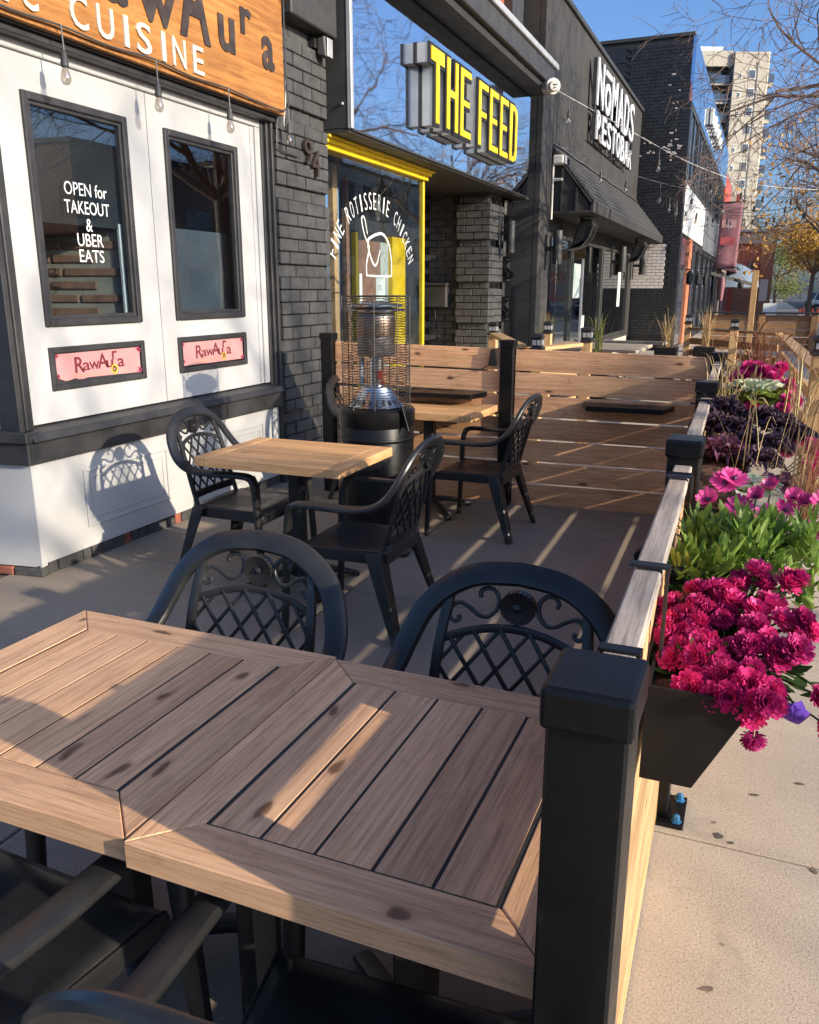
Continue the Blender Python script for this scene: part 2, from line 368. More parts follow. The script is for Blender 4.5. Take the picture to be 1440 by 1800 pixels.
def text_mb(body, w, h, depth=0.0, space=1.0, bold=0.0):
    cu = bpy.data.curves.new('t', 'FONT'); cu.body = body; cu.size = 1; cu.extrude = depth / 2; cu.resolution_u = 3; cu.offset = bold; cu.space_character = space
    ob = bpy.data.objects.new('t', cu); COL.objects.link(ob); dg = bpy.context.evaluated_depsgraph_get(); dg.update()
    me = bpy.data.meshes.new_from_object(ob.evaluated_get(dg)); mb = MB(); mb.v = [tuple(v.co) for v in me.vertices]; mb.f = [tuple(p.vertices) for p in me.polygons]
    bpy.data.objects.remove(ob); bpy.data.curves.remove(cu); bpy.data.meshes.remove(me)
    x0 = min(v[0] for v in mb.v); x1 = max(v[0] for v in mb.v); y0 = min(v[1] for v in mb.v); y1 = max(v[1] for v in mb.v)
    mb.v = [((v[0] - x0) / (x1 - x0) * w, (v[1] - y0) / (y1 - y0) * h, v[2]) for v in mb.v]; return mb
def on_front(mb, X, y0, z0, rot=0):   # text plane facing +X, reading towards +Y
    c, s = math.cos(rot), math.sin(rot); mb.v = [(X + v[2], y0 + v[0] * c - v[1] * s, z0 + v[0] * s + v[1] * c) for v in mb.v]; return mb
def bez(p, n=8):
    """Catmull-Rom through points"""
    P = [Vector(q) for q in p]; out = []
    for i in range(len(P) - 1):
        a = P[max(i - 1, 0)]; b = P[i]; c = P[i + 1]; d = P[min(i + 2, len(P) - 1)]
        for k in range(n):
            t = k / n; out.append(.5 * ((2 * b) + (c - a) * t + (2 * a - 5 * b + 4 * c - d) * t * t + (3 * b - a - 3 * c + d) * t ** 3))
    out.append(P[-1]); return out
def rrect(a, b, n=3, k=.35):
    """rounded rectangle profile half sizes a,b"""
    r = min(a, b) * k * 2; r = min(r, min(a, b)); out = []
    for cx, cy, s in ((a - r, b - r, 0), (-a + r, b - r, 1), (-a + r, -b + r, 2), (a - r, -b + r, 3)):
        for q in range(n): th = (s + q / (n - 1)) * PI / 2; out.append((cx + r * math.cos(th), cy + r * math.sin(th)))
    return out

# ================================================================== SETTING
g = part('road', box(-300, 300, -200, 500, -.6, -.13), 'asphalt'); tag(g, kind='structure')
sw = part('sidewalk', box(-14, 2.8, -8, 170, -.3, -.012), 'joint'); tag(sw, kind='structure')
kb = thing('kerb', None, None, (2.8, 0, 0)); tag(kb, kind='structure')
for i in range(24):
    y = -6 + i * 2.4; cbox('kerb_stone', 'concrete', kb, (2.9, y + 1.195, -.14), (.19, 2.385, .29), .012)
xj = [-3.9, -1.95, -.22, 1.28, 2.795]
k = 0
for ix in range(4):
    yy = 2.31 - 1.52 * 5
    while yy < 40:
        st = 1.52 if yy < 16 else 6.08
        x0, x1 = xj[ix], xj[ix + 1]
        cbox('slab', 'shadedconcrete' if ix < 2 and yy < 5.5 else 'concrete', sw, ((x0 + x1) / 2, yy + st / 2, -.012 + random.uniform(0, .0012)), (x1 - x0 - .009, st - .009, .026), .004)
        yy += st
chip = MB(); pr_ = random.Random(4)
for (cx, cy, r) in ((.035, 2.355, .020), (.07, 2.335, .010)):
    n = 11; chip.add([(cx + r * pr_.uniform(.55, 1.2) * math.cos(2 * PI * k / n), cy + r * .8 * pr_.uniform(.55, 1.2) * math.sin(2 * PI * k / n), .0022) for k in range(n)], [tuple(range(n))])
part('chipped_corner', chip, 'joint', sw)
M['gum'] = plain('old_gum', (.24, .20, .165), .8, .3, 30)
for i in range(16):
    x, y = pr_.uniform(-.05, 1.1), pr_.uniform(1.6, 6.5); r = pr_.uniform(.004, .009); n = 9
    part('gum_spot', MB().add([(x + r * pr_.uniform(.7, 1.2) * math.cos(2 * PI * k / n), y + r * pr_.uniform(.7, 1.2) * math.sin(2 * PI * k / n), .0024) for k in range(n)], [tuple(range(n))]), 'gum', sw)
farwalk = part('far_pavement', box(-3.9, 2.79, 41, 168, -.0118, -.002), 'concrete'); tag(farwalk, kind='structure')
# opposite pavement and lane paint
part_ = part('opposite_pavement', box(14.5, 26, -60, 200, -.129, 0), 'concrete'); tag(part_, kind='structure')
lm = MB()
for i in range(30): lm.box(8.5, 8.64, -20 + i * 6, -17 + i * 6, -.128, -.125)
tag(part('lane_marking', lm, 'letterwhite'), kind='structure')

# ================================================================== WHITE SHOPFRONT (nearest)
FX = -3.72
shop = thing('shopfront', 'white double-door shopfront with charcoal trim beside the black brick pier', 'building', (FX, 4.7, 0))
def quad_wall(x0, x1, y0, y1, z0, z1): return box(x0, x1, y0, y1, z0, z1)
# door slab pieces (flat white, with openings left for panes)
def frame_ring(y0, y1, z0, z1, w, x0, x1):
    m = MB(); m.box(x0, x1, y0, y0 + w, z0, z1); m.box(x0, x1, y1 - w, y1, z0, z1); m.box(x0, x1, y0 + w, y1 - w, z0, z0 + w); m.box(x0, x1, y0 + w, y1 - w, z1 - w, z1); return m
def door(y0, y1, wy0, wy1, label):
    m = MB(); zb, zt = .865, 2.80
    m.box(FX - .05, FX, y0, wy0, zb, zt); m.box(FX - .05, FX, wy1, y1, zb, zt)
    m.box(FX - .05, FX, wy0, wy1, 2.62, zt); m.box(FX - .05, FX, wy0, wy1, zb, 1.04); m.box(FX - .05, FX, wy0, wy1, 1.285, 1.40)
    d = part('door', m, 'white', shop)
    # moulded charcoal window frame
    fr = frame_ring(wy0, wy1, 1.40, 2.62, .042, FX - .03, FX + .022); fr.v += []
    f = part('window_frame', fr, 'trim', shop, .006)
    f2 = part('frame_bead', frame_ring(wy0 + .04, wy1 - .04, 1.44, 2.58, .022, FX - .032, FX + .006), 'trim', f, .004)
    p = part('pane', box(FX - .018, FX - .012, wy0 + .04, wy1 - .04, 1.44, 2.58), 'glass', shop)
    s_ = part('sign_frame', frame_ring(wy0, wy1, 1.04, 1.285, .036, FX - .03, FX + .02), 'trim', shop, .006)
    return d, p
dA, pA = door(3.47, 4.60, 3.60, 4.40, 'left')
dB, pB = door(4.606, 5.78, 4.755, 5.585, 'right')
part('jamb', box(FX - .06, FX + .012, 3.38, 3.468, .865, 2.80), 'white', shop, .004)
m = MB(); m.box(FX - .06, FX + .006, 5.782, 5.83, .865, 2.80); m.box(FX - .06, FX + .018, 5.832, 5.90, .865, 2.80); part('jamb', m, 'white', shop, .004)
part('header', box(FX - .06, FX + .02, 3.38, 5.90, 2.802, 2.86), 'white', shop, .005)
part('header', box(FX - .06, FX + .035, 3.38, 5.90, 2.862, 2.97), 'white', shop, .005)
# charcoal cornice below the sign: stepped moulding
m = MB()
for i, (z0, z1, x) in enumerate(((2.815, 2.85, .10), (2.852, 2.888, .125), (2.89, 2.93, .10))): m.box(FX + .036, FX + x, 3.36, 6.0, z0 + .035, z1 + .035)
part('cornice', m, 'trim', shop, .006)
m = MB(); m.box(FX - .08, FX + .03, 5.902, 5.935, .80, 2.97); m.box(FX - .08, FX + .055, 5.937, 5.968, .80, 2.97); m.box(FX - .08, FX + .08, 5.97, 6.0, .0, 2.97)
part('pilaster_trim', m, 'trim', shop, .005)
m = MB(); m.box(FX - .1, FX + .05, 3.30, 3.336, .80, 2.97); m.box(FX - .1, FX + .03, 3.338, 3.378, .80, 2.97)
part('corner_trim', m, 'trim', shop, .005)
# sill with sloped top, base panels, kick bricks
m = MB().prism([(FX - .05, .862), (FX + .03, .858), (FX + .115, .825), (FX + .115, .80), (FX - .05, .80)], 'y', 3.33, 5.969) if False else MB()
m.hexa([(FX - .05, 3.33, .79), (FX + .12, 3.33, .79), (FX + .12, 5.968, .79), (FX - .05, 5.968, .79)], [(FX - .05, 3.33, .864), (FX + .10, 3.33, .835), (FX + .10, 5.968, .835), (FX - .05, 5.968, .864)])
part('sill', m, 'trim', shop, .006)
part('sill_fascia', box(FX - .05, FX + .085, 3.33, 5.968, .665, .788), 'trim', shop, .006)
part('base_panel', box(FX - .05, FX + .045, 3.345, 5.968, .075, .663), 'white', shop, .003)
for (y0, y1) in ((3.72, 4.50), (4.78, 5.72)):
    part('panel_moulding', frame_ring(y0, y1, .20, .56, .018, FX + .0455, FX + .054), 'white', shop, .003)
    part('panel_moulding', frame_ring(y0 + .05, y1 - .05, .25, .51, .010, FX + .0455, FX + .051), 'white', shop, .002)
y = 3.33; i = 0
while y < 5.95:
    L = random.choice((.07, .09, .2)); L = min(L, 5.955 - y)
    cbox('brick', 'rot' if i in (6, 11) else 'blackbrick', shop, (FX + .0, y + L / 2, .036), (.075 + random.uniform(-.008, .008), L - .008, .07), .006); y += L; i += 1
# splayed return panel on the left (turns back into the recessed entry)
sp = Vector((-.985, -.17, 0)); A0 = Vector((FX + .045, 3.34, 0))
def splay(z0, z1, off, th, L=1.6, s0=0.0):
    n = Vector((sp.y, -sp.x, 0)) * -1; n = Vector((.17, -.985, 0)); a = A0 + sp * s0; b = A0 + sp * L
    pts = [a + n * off, b + n * off, b + n * (off - th), a + n * (off - th)]
    return MB().hexa([(p.x, p.y, z0) for p in pts[::-1]], [(p.x, p.y, z1) for p in pts[::-1]])
part('base_panel', splay(.06, .663, .0, .05), 'white', shop)
part('sill_fascia', splay(.665, .788, .04, .09, s0=-.03), 'trim', shop, .005)
part('sill', splay(.79, .85, .07, .12, s0=-.05), 'trim', shop, .005)
part('corner_trim', splay(.852, 2.97, .012, .06, L=.07, s0=-.02), 'trim', shop, .005)
part('side_light', splay(.852, 2.97, -.01, .05, s0=.075, L=.5), 'white', shop, .004)
part('corner_trim', splay(.852, 2.97, .02, .07, L=.60, s0=.505), 'trim', shop, .005)
part('side_light', splay(.852, 2.97, -.01, .05, s0=.605), 'white', shop, .004)
for i in range(8):
    p = A0 + sp * (.09 + i * .2) + Vector((-.17, .985, 0)) * .03
    cbox('brick', 'rot' if i % 3 else 'blackbrick', shop, (p.x, p.y, .026), (.19, .075, .05), .006, (0, 0, math.atan2(sp.y, sp.x)))
# upper wall above the sign
part('upper_wall', box(FX - .3, FX - .02, 1.2, 5.99, 2.975, 6.2), 'redbrick', shop)
# interior seen through the panes
m = MB(); m.box(-7.6, -7.5, 3.4, 6.9, 0, 3.2); m.box(-7.5, -4.21, 6.013, 6.1, 0, 3.2); m.box(-7.5, -3.9, 3.40, 3.44, 0, 3.2); part('interior_wall', m, 'roomdark', shop)
part('interior_floor', box(-7.5, FX - .07, 3.45, 6.0, .3, .35), 'roomdark', shop)
part('interior_ceiling', box(-7.5, FX - .07, 3.45, 6.0, 2.98, 3.05), 'roomdark', shop)
blind = part('blind', box(FX - .16, FX - .15, 4.70, 5.66, .9, 2.02), 'roomgrey', shop)
iw = link('interior_brick_wall', box(-2.6, 0, 0, .1, .35, 2.98).mesh('interior_brick_wall'), 'mortar', shop, (FX - .075, 4.375, 0), (0, 0, .30))
part('added_shade_panel', box(FX - .066, FX - .06, 3.56, 4.34, 1.97, 2.62), 'roomgrey' if False else 'mortar', shop)  # added panel, set here to shade the upper part of the brick wall
M['longbrick'] = plain('brown_roman_brick', (.23, .125, .085), .8, .35, 10, .6, 60)
M['oldmortar'] = plain('pale_old_mortar', (.30, .27, .22), .9, .2, 12, .6, 50); iw.data.materials[0] = M['oldmortar']
z = .40; r = 0
while z < 2.95:
    x = -.01 - (.17 if r % 2 else 0.0)
    while x > -2.2:
        L = random.uniform(.30, .42); cbox('brick', 'longbrick', iw, (x - round(L, 1) / 2, -.003, z), (round(L, 1) - .02, .025, .05), .006, None, True); x -= round(L, 1)
    z += .082; r += 1
part('painted_sunlit_edge', box(FX - .07, FX - .055, 4.33, 4.36, 1.42, 2.0), 'letterwhite', shop)  # white strip painting in the sunlit end of the interior brick wall
lp = thing('filament_lamp', 'small orange glowing lamp seen through the left door pane', 'lamp', (-5.0, 4.2, 2.27))
m = MB(); m.lathe([(.012, -.06), (.03, -.03), (.032, .04), (.014, .075)], 12, (-5.0, 4.2, 2.27)); part('glow_bulb', m, 'lampred', lp)
part('cap', MB().lathe([(.02, .075), (.022, .11), (.008, .13)], 10, (-5.0, 4.2, 2.27)), 'iron', lp); part('cord', MB().tube([(-5.0, 4.2, 2.39), (-5.0, 4.2, 2.98)], .004, 5), 'iron', lp)
# door vinyl
for tx, w, z in (('OPEN for', .34, 2.13), ('TAKEOUT', .36, 2.03), ('&', .05, 1.935), ('UBER', .21, 1.85), ('EATS', .20, 1.76)):
    part('lettering', on_front(text_mb(tx, w, .072), FX - .0105, 4.03 - w / 2, z), 'letterwhite', pA)
# pink name signs in the doors
def name_sign(y0, y1, z0, z1, label, wornn):
    t = thing('name_sign', label, 'sign', (FX + .004, (y0 + y1) / 2, z0), 0, 'pink name signs on the doors')
    if wornn:
        poly = [(y0, z1), (y0, z0 + .06), (y0 + .02, z0 + .02)]
        for k in range(7): poly.append((y0 + .03 + k * .035, z0 + random.uniform(.0, .016)))
        poly += [(y1, z0), (y1, z1)]
        part('backing', box(FX - .004, FX - .001, y0 - .02, y1 + .02, z0 - .02, z1 + .02), 'mortar', t)
    else: poly = [(y0, z0), (y1, z0), (y1, z1), (y0, z1)]
    part('board', MB().prism(poly, 'x', FX, FX + .004), 'pink', t)
    W_ = y1 - y0; H_ = z1 - z0; ys = y0 + W_ * .20; hh = H_ * .36; bz = z0 + H_ * .30
    for ch, off, sc, dz in (('R', 0, 2.6, -.006), ('a', .105, 1.35, .002), ('w', .195, 1.3, .004), ('A', .315, 2.5, .004), ('u', .44, 1.3, .004), ('r', .535, 1.5, .05), ('a', .61, 1.5, .0)):
        wl_ = {'R': .075, 'a': .06, 'w': .085, 'A': .09, 'u': .06, 'r': .045}[ch] * W_ / .70
        part('letter', on_front(text_mb(ch, wl_, hh * sc * .62, 0, 1, .012), FX + .0052, ys + off * W_ * .83, bz + dz), 'maroon', t)
    part('lettering', on_front(text_mb('ORGANIC CUISINE', W_ * .40, H_ * .10, 0, 1.2), FX + .0052, ys, z0 + H_ * .10), 'orangeprint', t)
    sun_ = MB(); cy, cz = y0 + W_ * .66, z0 + H_ * .25
    for k in range(22):
        a = k / 22 * 2 * PI; r2 = H_ * random.uniform(.18, .27); sun_.add([(FX + .006, cy + .01 * math.cos(a - .5), cz + .01 * math.sin(a - .5)), (FX + .006, cy + r2 * math.cos(a), cz + r2 * math.sin(a)), (FX + .006, cy + .012 * math.cos(a + .6), cz + .012 * math.sin(a + .6))], [(0, 1, 2)])
    part('flower_print', sun_, 'goldprint', t)
    sp_ = MB()
    for (cy, cz, sy, sz) in ((y1, z1, -1, -1), (y1, z0, -1, 1), (y0, z1, 1, -1), (y0, z0 + .02, 1, 1)):
        for k in range(5):
            a = k / 4 * PI / 2; L = H_ * random.uniform(.12, .34) * (1 if sy < 0 else .5)
            sp_.add([(FX + .0056, cy, cz), (FX + .0056, cy + sy * L * math.cos(a), cz + sz * L * math.sin(a)), (FX + .0056, cy + sy * .03 * math.cos(a + .7), cz + sz * .03 * math.sin(a + .7))], [(0, 1, 2)])
    M.setdefault('rose', plain('rose_print', (.66, .13, .20), .5, .1, 5)); part('corner_print', sp_, 'rose', t)
name_sign(3.645, 4.355, 1.085, 1.245, 'pink name sign with torn lower edge in the left door', True)
name_sign(4.80, 5.54, 1.085, 1.245, 'clean pink name sign in the right door', False)

# plywood fascia sign
sg = thing('fascia_sign', 'amber plywood fascia sign with cream and dark letters above the white doors', 'sign', (-3.55, 4.7, 2.92))
plank('board', 'signwood', sg, (-3.57, 3.29, 3.42), (-3.57, 6.03, 3.42), 1.0, .045)
plank('board', 'signwood', sg, (-3.57, 1.12, 3.42), (-3.57, 3.286, 3.42), 1.0, .045)
part('lower_batten', box(-3.60, -3.553, 1.2, 6.03, 2.90, 2.918), 'signwood', sg)
zz = 2.955
for ch, y, w in (('N', 3.18, .13), ('I', 3.39, .035), ('C', 3.50, .12), ('C', 3.83, .14), ('U', 4.03, .14), ('I', 4.245, .04), ('S', 4.35, .14), ('I', 4.575, .04), ('N', 4.68, .14), ('E', 4.885, .12)):
    part('letter', on_front(text_mb(ch, w * .93, .165, .012, 1, .008), -3.541, y, zz), 'letterpaint', sg, .002)
for ch, y, z, w, h in (('R', 3.60, 3.20, .32, .58), ('a', 4.11, 3.16, .19, .20), ('w', 4.38, 3.145, .36, .20), ('A', 4.775, 3.15, .32, .50), ('u', 5.19, 3.165, .19, .22), ('r', 5.46, 3.33, .14, .17), ('a', 5.725, 3.165, .165, .225)):
    part('letter', on_front(text_mb(ch, w, h, .008, 1, .025), -3.543, y, z), 'letterdark', sg, .003)

# string of clear bulbs hung along the sign
def bulb_parts(root, p, drop=.12, s=1.0):
    x, y, z = p
    c = part('drop_cord', MB().tube([(x, y, z), (x + .002, y + .003, z - drop)], .0045 * s, 5), 'wiregrey', root)
    k = part('socket', MB().lathe([(.008 * s, .0), (.017 * s, -.012 * s), (.019 * s, -.05 * s), (.022 * s, -.056 * s), (.020 * s, -.075 * s), (.015 * s, -.078 * s)], 12, (x, y, z - drop)), 'socket', root, smooth=True)
    b = part('bulb', MB().lathe([(.013 * s, -.079 * s), (.020 * s, -.095 * s), (.028 * s, -.125 * s), (.0265 * s, -.145 * s), (.016 * s, -.160 * s), (.003 * s, -.164 * s)], 14, (x, y, z - drop)), 'bulb', root, smooth=True)
    part('filament', MB().tube([(x - .006 * s, y, z - drop - .09 * s), (x, y, z - drop - .13 * s), (x + .006 * s, y, z - drop - .09 * s)], .0016 * s, 4), 'filament', b)
sl1 = thing('string_lights', 'string of clear bulbs clipped along the bottom of the plywood sign', 'string lights', (-3.5, 3.5, 2.9))
cp = [(-3.53, 2.2, 2.93)]
for i, y in enumerate((3.05, 3.73, 4.48, 5.23, 6.02)):
    cp += [(-3.525, y, 2.94 - .008 * (i % 2)), (-3.53, y + .37, 2.922)]
    if y < 6: bulb_parts(sl1, (-3.515, y, 2.935), .125)
cp = cp[:-1] + [(-3.53, 6.03, 3.2), (-3.54, 6.045, 3.72)]
part('cable', MB().tube(bez(cp, 5), .006, 6), 'socket', sl1)
part('cable', MB().tube(bez([(-3.54, 6.04, 3.3), (-3.55, 6.045, 3.0), (-3.56, 6.03, 2.88), (-3.57, 6.05, 2.82)], 5), .005, 6), 'wirewhite', sl1)
bulb_parts(sl1, (-3.53, 6.05, 2.95), .10)
part('cable', MB().tube(bez([(-3.6, 6.02, 2.95), (-3.61, 5.99, 2.75), (-3.60, 6.02, 2.66), (-3.60, 6.3, 2.64)], 6), .006, 6), 'trim', sl1)
bulb_parts(sl1, (-3.50, 6.0, 3.86), .02)

# ================================================================== BLACK BRICK PIER with the house number
pier = thing('brick_pier', 'black painted brick pier carrying the number between the two shops', 'pier', (-3.7, 6.4, 0))
part('core', box(-4.2, -3.66, 6.012, 6.86, 0, 6.2), 'mortar', pier)
c = 0; z = 0.0
while z < 4.1:
    rec = (c % 6 == 5); xf = -3.655 if rec else -3.62; hgt = .0925
    off = .0 if c % 2 else -.15
    y = 6.005 + off
    while y < 6.86:
        a, b = max(y, 6.005), min(y + .295, 6.862)
        if b - a > .04: cbox('brick', 'blackbrick', pier, (xf - .05 + random.uniform(-.003, .003), (a + b) / 2, z + hgt / 2), (.1, round(b - a - .009, 3), hgt), .006)
        y += .302
    cbox('brick', 'blackbrick', pier, (-3.735 - .002 if not rec else -3.77, 5.998 if not rec else 6.01, z + hgt / 2), (.12, .05, hgt), .006)
    z += .1005; c += 1
num = thing('house_number', 'dark metal house number 94 on the brick pier', 'number', (-3.6, 6.5, 2.6))
for ch, y, z in (('9', 6.39, 2.60), ('4', 6.52, 2.53)): part('digit', on_front(text_mb(ch, .125, .20, .025), -3.595, y, z), 'alu' if False else 'letterdark', num, .003)
# flood light under the canopy
fl = thing('flood_light', 'white flood light fixed high on the brick pier under the canopy', 'light', (-3.55, 6.7, 3.55))
part('housing', MB().hexa([(-3.60, 6.66, 3.47), (-3.52, 6.68, 3.45), (-3.52, 6.79, 3.45), (-3.60, 6.77, 3.47)], [(-3.60, 6.66, 3.60), (-3.53, 6.67, 3.62), (-3.53, 6.80, 3.62), (-3.60, 6.77, 3.60)]), 'darkpanel', fl, .012)
part('lens', box(-3.519, -3.512, 6.69, 6.78, 3.46, 3.60), 'alu', fl, .003); part('bracket', box(-3.66, -3.60, 6.62, 6.70, 3.52, 3.6), 'iron', fl)

# ================================================================== ROTISSERIE SHOP with the mirrored sign box
feed = thing('rotisserie_shop', 'rotisserie shop with yellow trimmed window and recessed dark entry', 'building', (-3.72, 9.5, 0))
part('soffit', box(-5.4, -3.42, 6.87, 12.9, 2.91, 2.938), 'darkpanel', feed)
tr = MB()
for z0, z1, x in ((2.80, 2.845, -3.66), (2.846, 2.88, -3.63), (2.881, 2.909, -3.60)): tr.box(FX - .1, x, 6.868, 9.36 + (x + 3.66), z0, z1)
part('yellow_cornice', tr, 'yellow', feed, .006)
wp = part('pane', box(FX - .005, FX + .005, 6.87, 9.30, .62, 2.80), 'glassclear', feed)
part('corner_post', box(FX - .03, FX + .02, 9.301, 9.345, .1, 2.80), 'yellow', feed, .004)
part('return_pane', box(-4.69, FX - .031, 9.315, 9.325, .62, 2.80), 'glassclear', feed)
part('stall_riser', box(FX - .08, FX + .02, 6.87, 9.345, 0, .618), 'trim', feed, .005)
part('upper_wall', box(-4.4, -3.62, 6.87, 12.95, 4.72, 9.5), 'redbrick', feed)
for y in (10.3, 12.0): part('upper_pilaster', box(-3.619, -3.50, y, y + .55, 4.72, 9.5), 'darkpanel' if y > 11 else 'redbrick', feed)
# interior
m = MB(); m.box(-8, -7.9, 6.9, 12, 0, 2.9); m.box(-7.9, -3.9, 6.87, 6.95, 0, 2.9); part('interior_wall', m, 'roomdark', feed)
part('interior_floor', box(-7.9, FX - .09, 6.95, 9.3, .02, .06), 'roomdark', feed)
part('door_frame', box(-4.699, -4.60, 10.46, 10.90, .02, 2.28), 'yellow', feed)
part('wood_stud', box(-4.25, -4.19, 8.02, 8.12, .06, 2.85), 'pine', feed)
part('wood_stud', box(-4.6, -4.55, 9.02, 9.10, .06, 2.85), 'longbrick', feed)
part('door_frame', box(-4.699, -4.64, 9.45, 9.52, .02, 2.28), 'yellow', feed)
part('inner_door', box(-4.699, -4.66, 9.53, 10.2, .02, 2.2), 'longbrick', feed)
M['daylit'] = plain('pale_interior_panel', (.42, .46, .44), .7, .1, 2)
part('pale_panel', box(-4.699, -4.66, 10.21, 10.49, .02, 2.2), 'daylit', feed)
# window vinyl: arched text, stylised bird, paper notices
arc_t = 'FINE ROTISSERIE CHICKEN'; cy, cz, R_ = 8.015, 1.62, .93
n = len(arc_t); a0, a1 = math.radians(158), math.radians(22)
for i, ch in enumerate(arc_t):
    if ch == ' ': continue
    a = a0 + (a1 - a0) * i / (n - 1); wch = .026 if ch == 'I' else .062
    part('letter', on_front(text_mb(ch, wch, .16, 0, 1, -.012), FX + .0065, cy + R_ * 1.0 * math.cos(a) - wch / 2 * math.sin(a), cz + R_ * .82 * math.sin(a) + wch / 2 * math.cos(a), a - PI / 2), 'letterwhite', wp)
def stroke(pts, w, nm='logo_stroke'):
    w *= .62
    q = bez([(FX + .0068, a, b) for a, b in pts], 6); N = len(q)
    part(nm, MB().sweep(q, lambda i: [(-.0012, -w * (.6 + .4 * math.sin(PI * i / (N - 1)))), (.0012, -w * (.6 + .4 * math.sin(PI * i / (N - 1)))), (.0012, w * (.6 + .4 * math.sin(PI * i / (N - 1)))), (-.0012, w * (.6 + .4 * math.sin(PI * i / (N - 1))))], normal=(1, 0, 0)), 'letterwhite', wp)
stroke([(7.80, 1.735), (7.80, 1.86), (7.86, 1.99), (7.84, 2.08), (7.93, 2.12), (8.05, 2.15), (8.20, 2.16), (8.34, 2.08), (8.41, 1.92), (8.42, 1.745)], .022)
stroke([(7.80, 1.745), (8.1, 1.74), (8.42, 1.745)], .016)
stroke([(7.83, 2.06), (7.76, 2.13), (7.70, 2.27), (7.76, 2.29), (7.83, 2.14)], .014)
stroke([(7.83, 2.03), (7.90, 1.92), (7.98, 1.85), (8.05, 1.87), (8.13, 2.0)], .018)
part('notice', box(FX - .0095, FX - .006, 8.05, 8.28, 1.44, 1.74), 'paper', wp); part('notice', box(FX - .0095, FX - .006, 7.66, 7.72, 1.46, 1.76), 'paper', wp)
part('notice_print', on_front(text_mb('LOVE\nLOCAL', .12, .05), FX - .0055, 8.10, 1.60), 'maroon' if False else 'iron', wp)
part('notice_print', box(FX - .0058, FX - .0052, 8.08, 8.25, 1.465, 1.485), 'iron', wp)
# entry recess
part('recess_wall', box(-4.80, -4.70, 9.33, 11.70, 0, 2.91), 'mortar', feed)
part('threshold', box(-4.69, FX, 9.35, 11.6, .001, .012), 'concrete', feed)
rw = part('recess_brick_wall', box(-4.699, -4.12, 11.72, 11.8, 0, 2.91), 'mortar', feed)
bm_ = MB(); z = .02; c = 0
while z < 2.88:
    x = -4.69 + (0 if c % 2 else .13)
    while x < -4.15:
        L = min(.25, -4.13 - x); bm_.box(x, x + L - .01, 11.705, 11.72, z, z + .085); x += .26
    z += .095; c += 1
tag(part('brick_courses', bm_, 'blackbrick', rw), kind='stuff')
mbx = thing('mail_box', 'dark metal mail box on the side wall of the recessed entry', 'mail box', (-4.35, 11.65, 1.3))
part('body', box(-4.62, -4.24, 11.56, 11.70, 1.36, 1.66), 'darkpanel', mbx, .01); part('lid', box(-4.63, -4.23, 11.54, 11.70, 1.662, 1.70), 'darkpanel', mbx, .008); part('hook', MB().tube([(-4.42, 11.6, 1.36), (-4.42, 11.6, 1.2), (-4.40, 11.58, 1.19)], .006, 5), 'iron', mbx)
# brick pillar between entry and the ornamental column
pil = thing('brick_pillar', 'black painted brick pillar beside the recessed entry', 'pillar', (-3.85, 11.9, 0))
part('core', box(-4.10, -3.65, 11.65, 12.25, 0, 2.91), 'mortar', pil)
z = 0; c = 0
while z < 2.86:
    rec = (c % 6 == 5); xf = -3.65 if rec else -3.61; yf = 11.64 if rec else 11.60; xl = -4.08 if rec else -4.12
    x = xf - (.0 if c % 2 else .125) + .0
    xs = xf
    while xs > xl + .03:
        L = (.125 if (c % 2 and xs == xf) else .25); L = min(L, xs - xl); cbox('brick', 'blackbrick', pil, (xs - L / 2, yf + .05 + random.uniform(-.003, .003), z + .0435), (round(L - .009, 3), .1, .087), .006); xs -= L
    y = yf + .1; k = 0
    while y < 12.22:
        L = min(.125 if (k == 0 and c % 2 == 0) else .25, 12.25 - y)
        if L > .03: cbox('brick', 'blackbrick', pil, (xf - .05, y + L / 2 + .004, z + .0435), (.1, round(L - .009, 3), .087), .006)
        y += L; k += 1
    z += .0955; c += 1
wl1 = thing('wall_light', 'grey cylinder wall light on the brick pillar', 'wall light', (-3.58, 12.05, 2.3))
part('backplate', box(-3.612, -3.585, 11.98, 12.10, 2.22, 2.62), 'iron', wl1, .005); part('arm', box(-3.585, -3.50, 12.02, 12.06, 2.36, 2.42), 'iron', wl1); part('cylinder', MB().lathe([(.058, 0), (.06, .005), (.06, .43), (.058, .435)], 20, (-3.44, 12.04, 2.12)), 'darkpanel', wl1, smooth=True)
# ornamental column of alternating blocks
oc = thing('ornamental_column', 'black column of alternating square and carved blocks', 'column', (-3.75, 12.6, 0))
part('core', box(-4.0, -3.70, 12.27, 12.95, 0, 2.91), 'mortar', oc)
for i in range(10):
    z = .02 + i * .29
    if i % 2: cbox('square_block', 'steelblack', oc, (-3.66, 12.56, z + .14), (.10, .40, .26), .03)
    else:
        mb = MB(); prof = []
        for k in range(9):
            t = k / 8; mb_w = .05 + .05 * math.sin(t * PI * 2.0)
            prof.append((-3.70 + mb_w + .02, z + t * .28))
        for j in range(4):
            ya, yb = 12.36 + j * .1, 12.45 + j * .1
            for k in range(8):
                (xa, za), (xb, zb) = prof[k], prof[k + 1]; w_ = .02 * math.sin(k + j * 2)
                mb.add([(-3.7, ya, za), (xa + w_, ya, za), (xa + w_, yb, za), (-3.7, yb, za), (-3.7, ya, zb), (xb + w_, ya, zb), (xb + w_, yb, zb), (-3.7, yb, zb)], [(0, 1, 5, 4), (1, 2, 6, 5), (2, 3, 7, 6)])
        part('carved_block', mb, 'steelblack', oc, smooth=True)

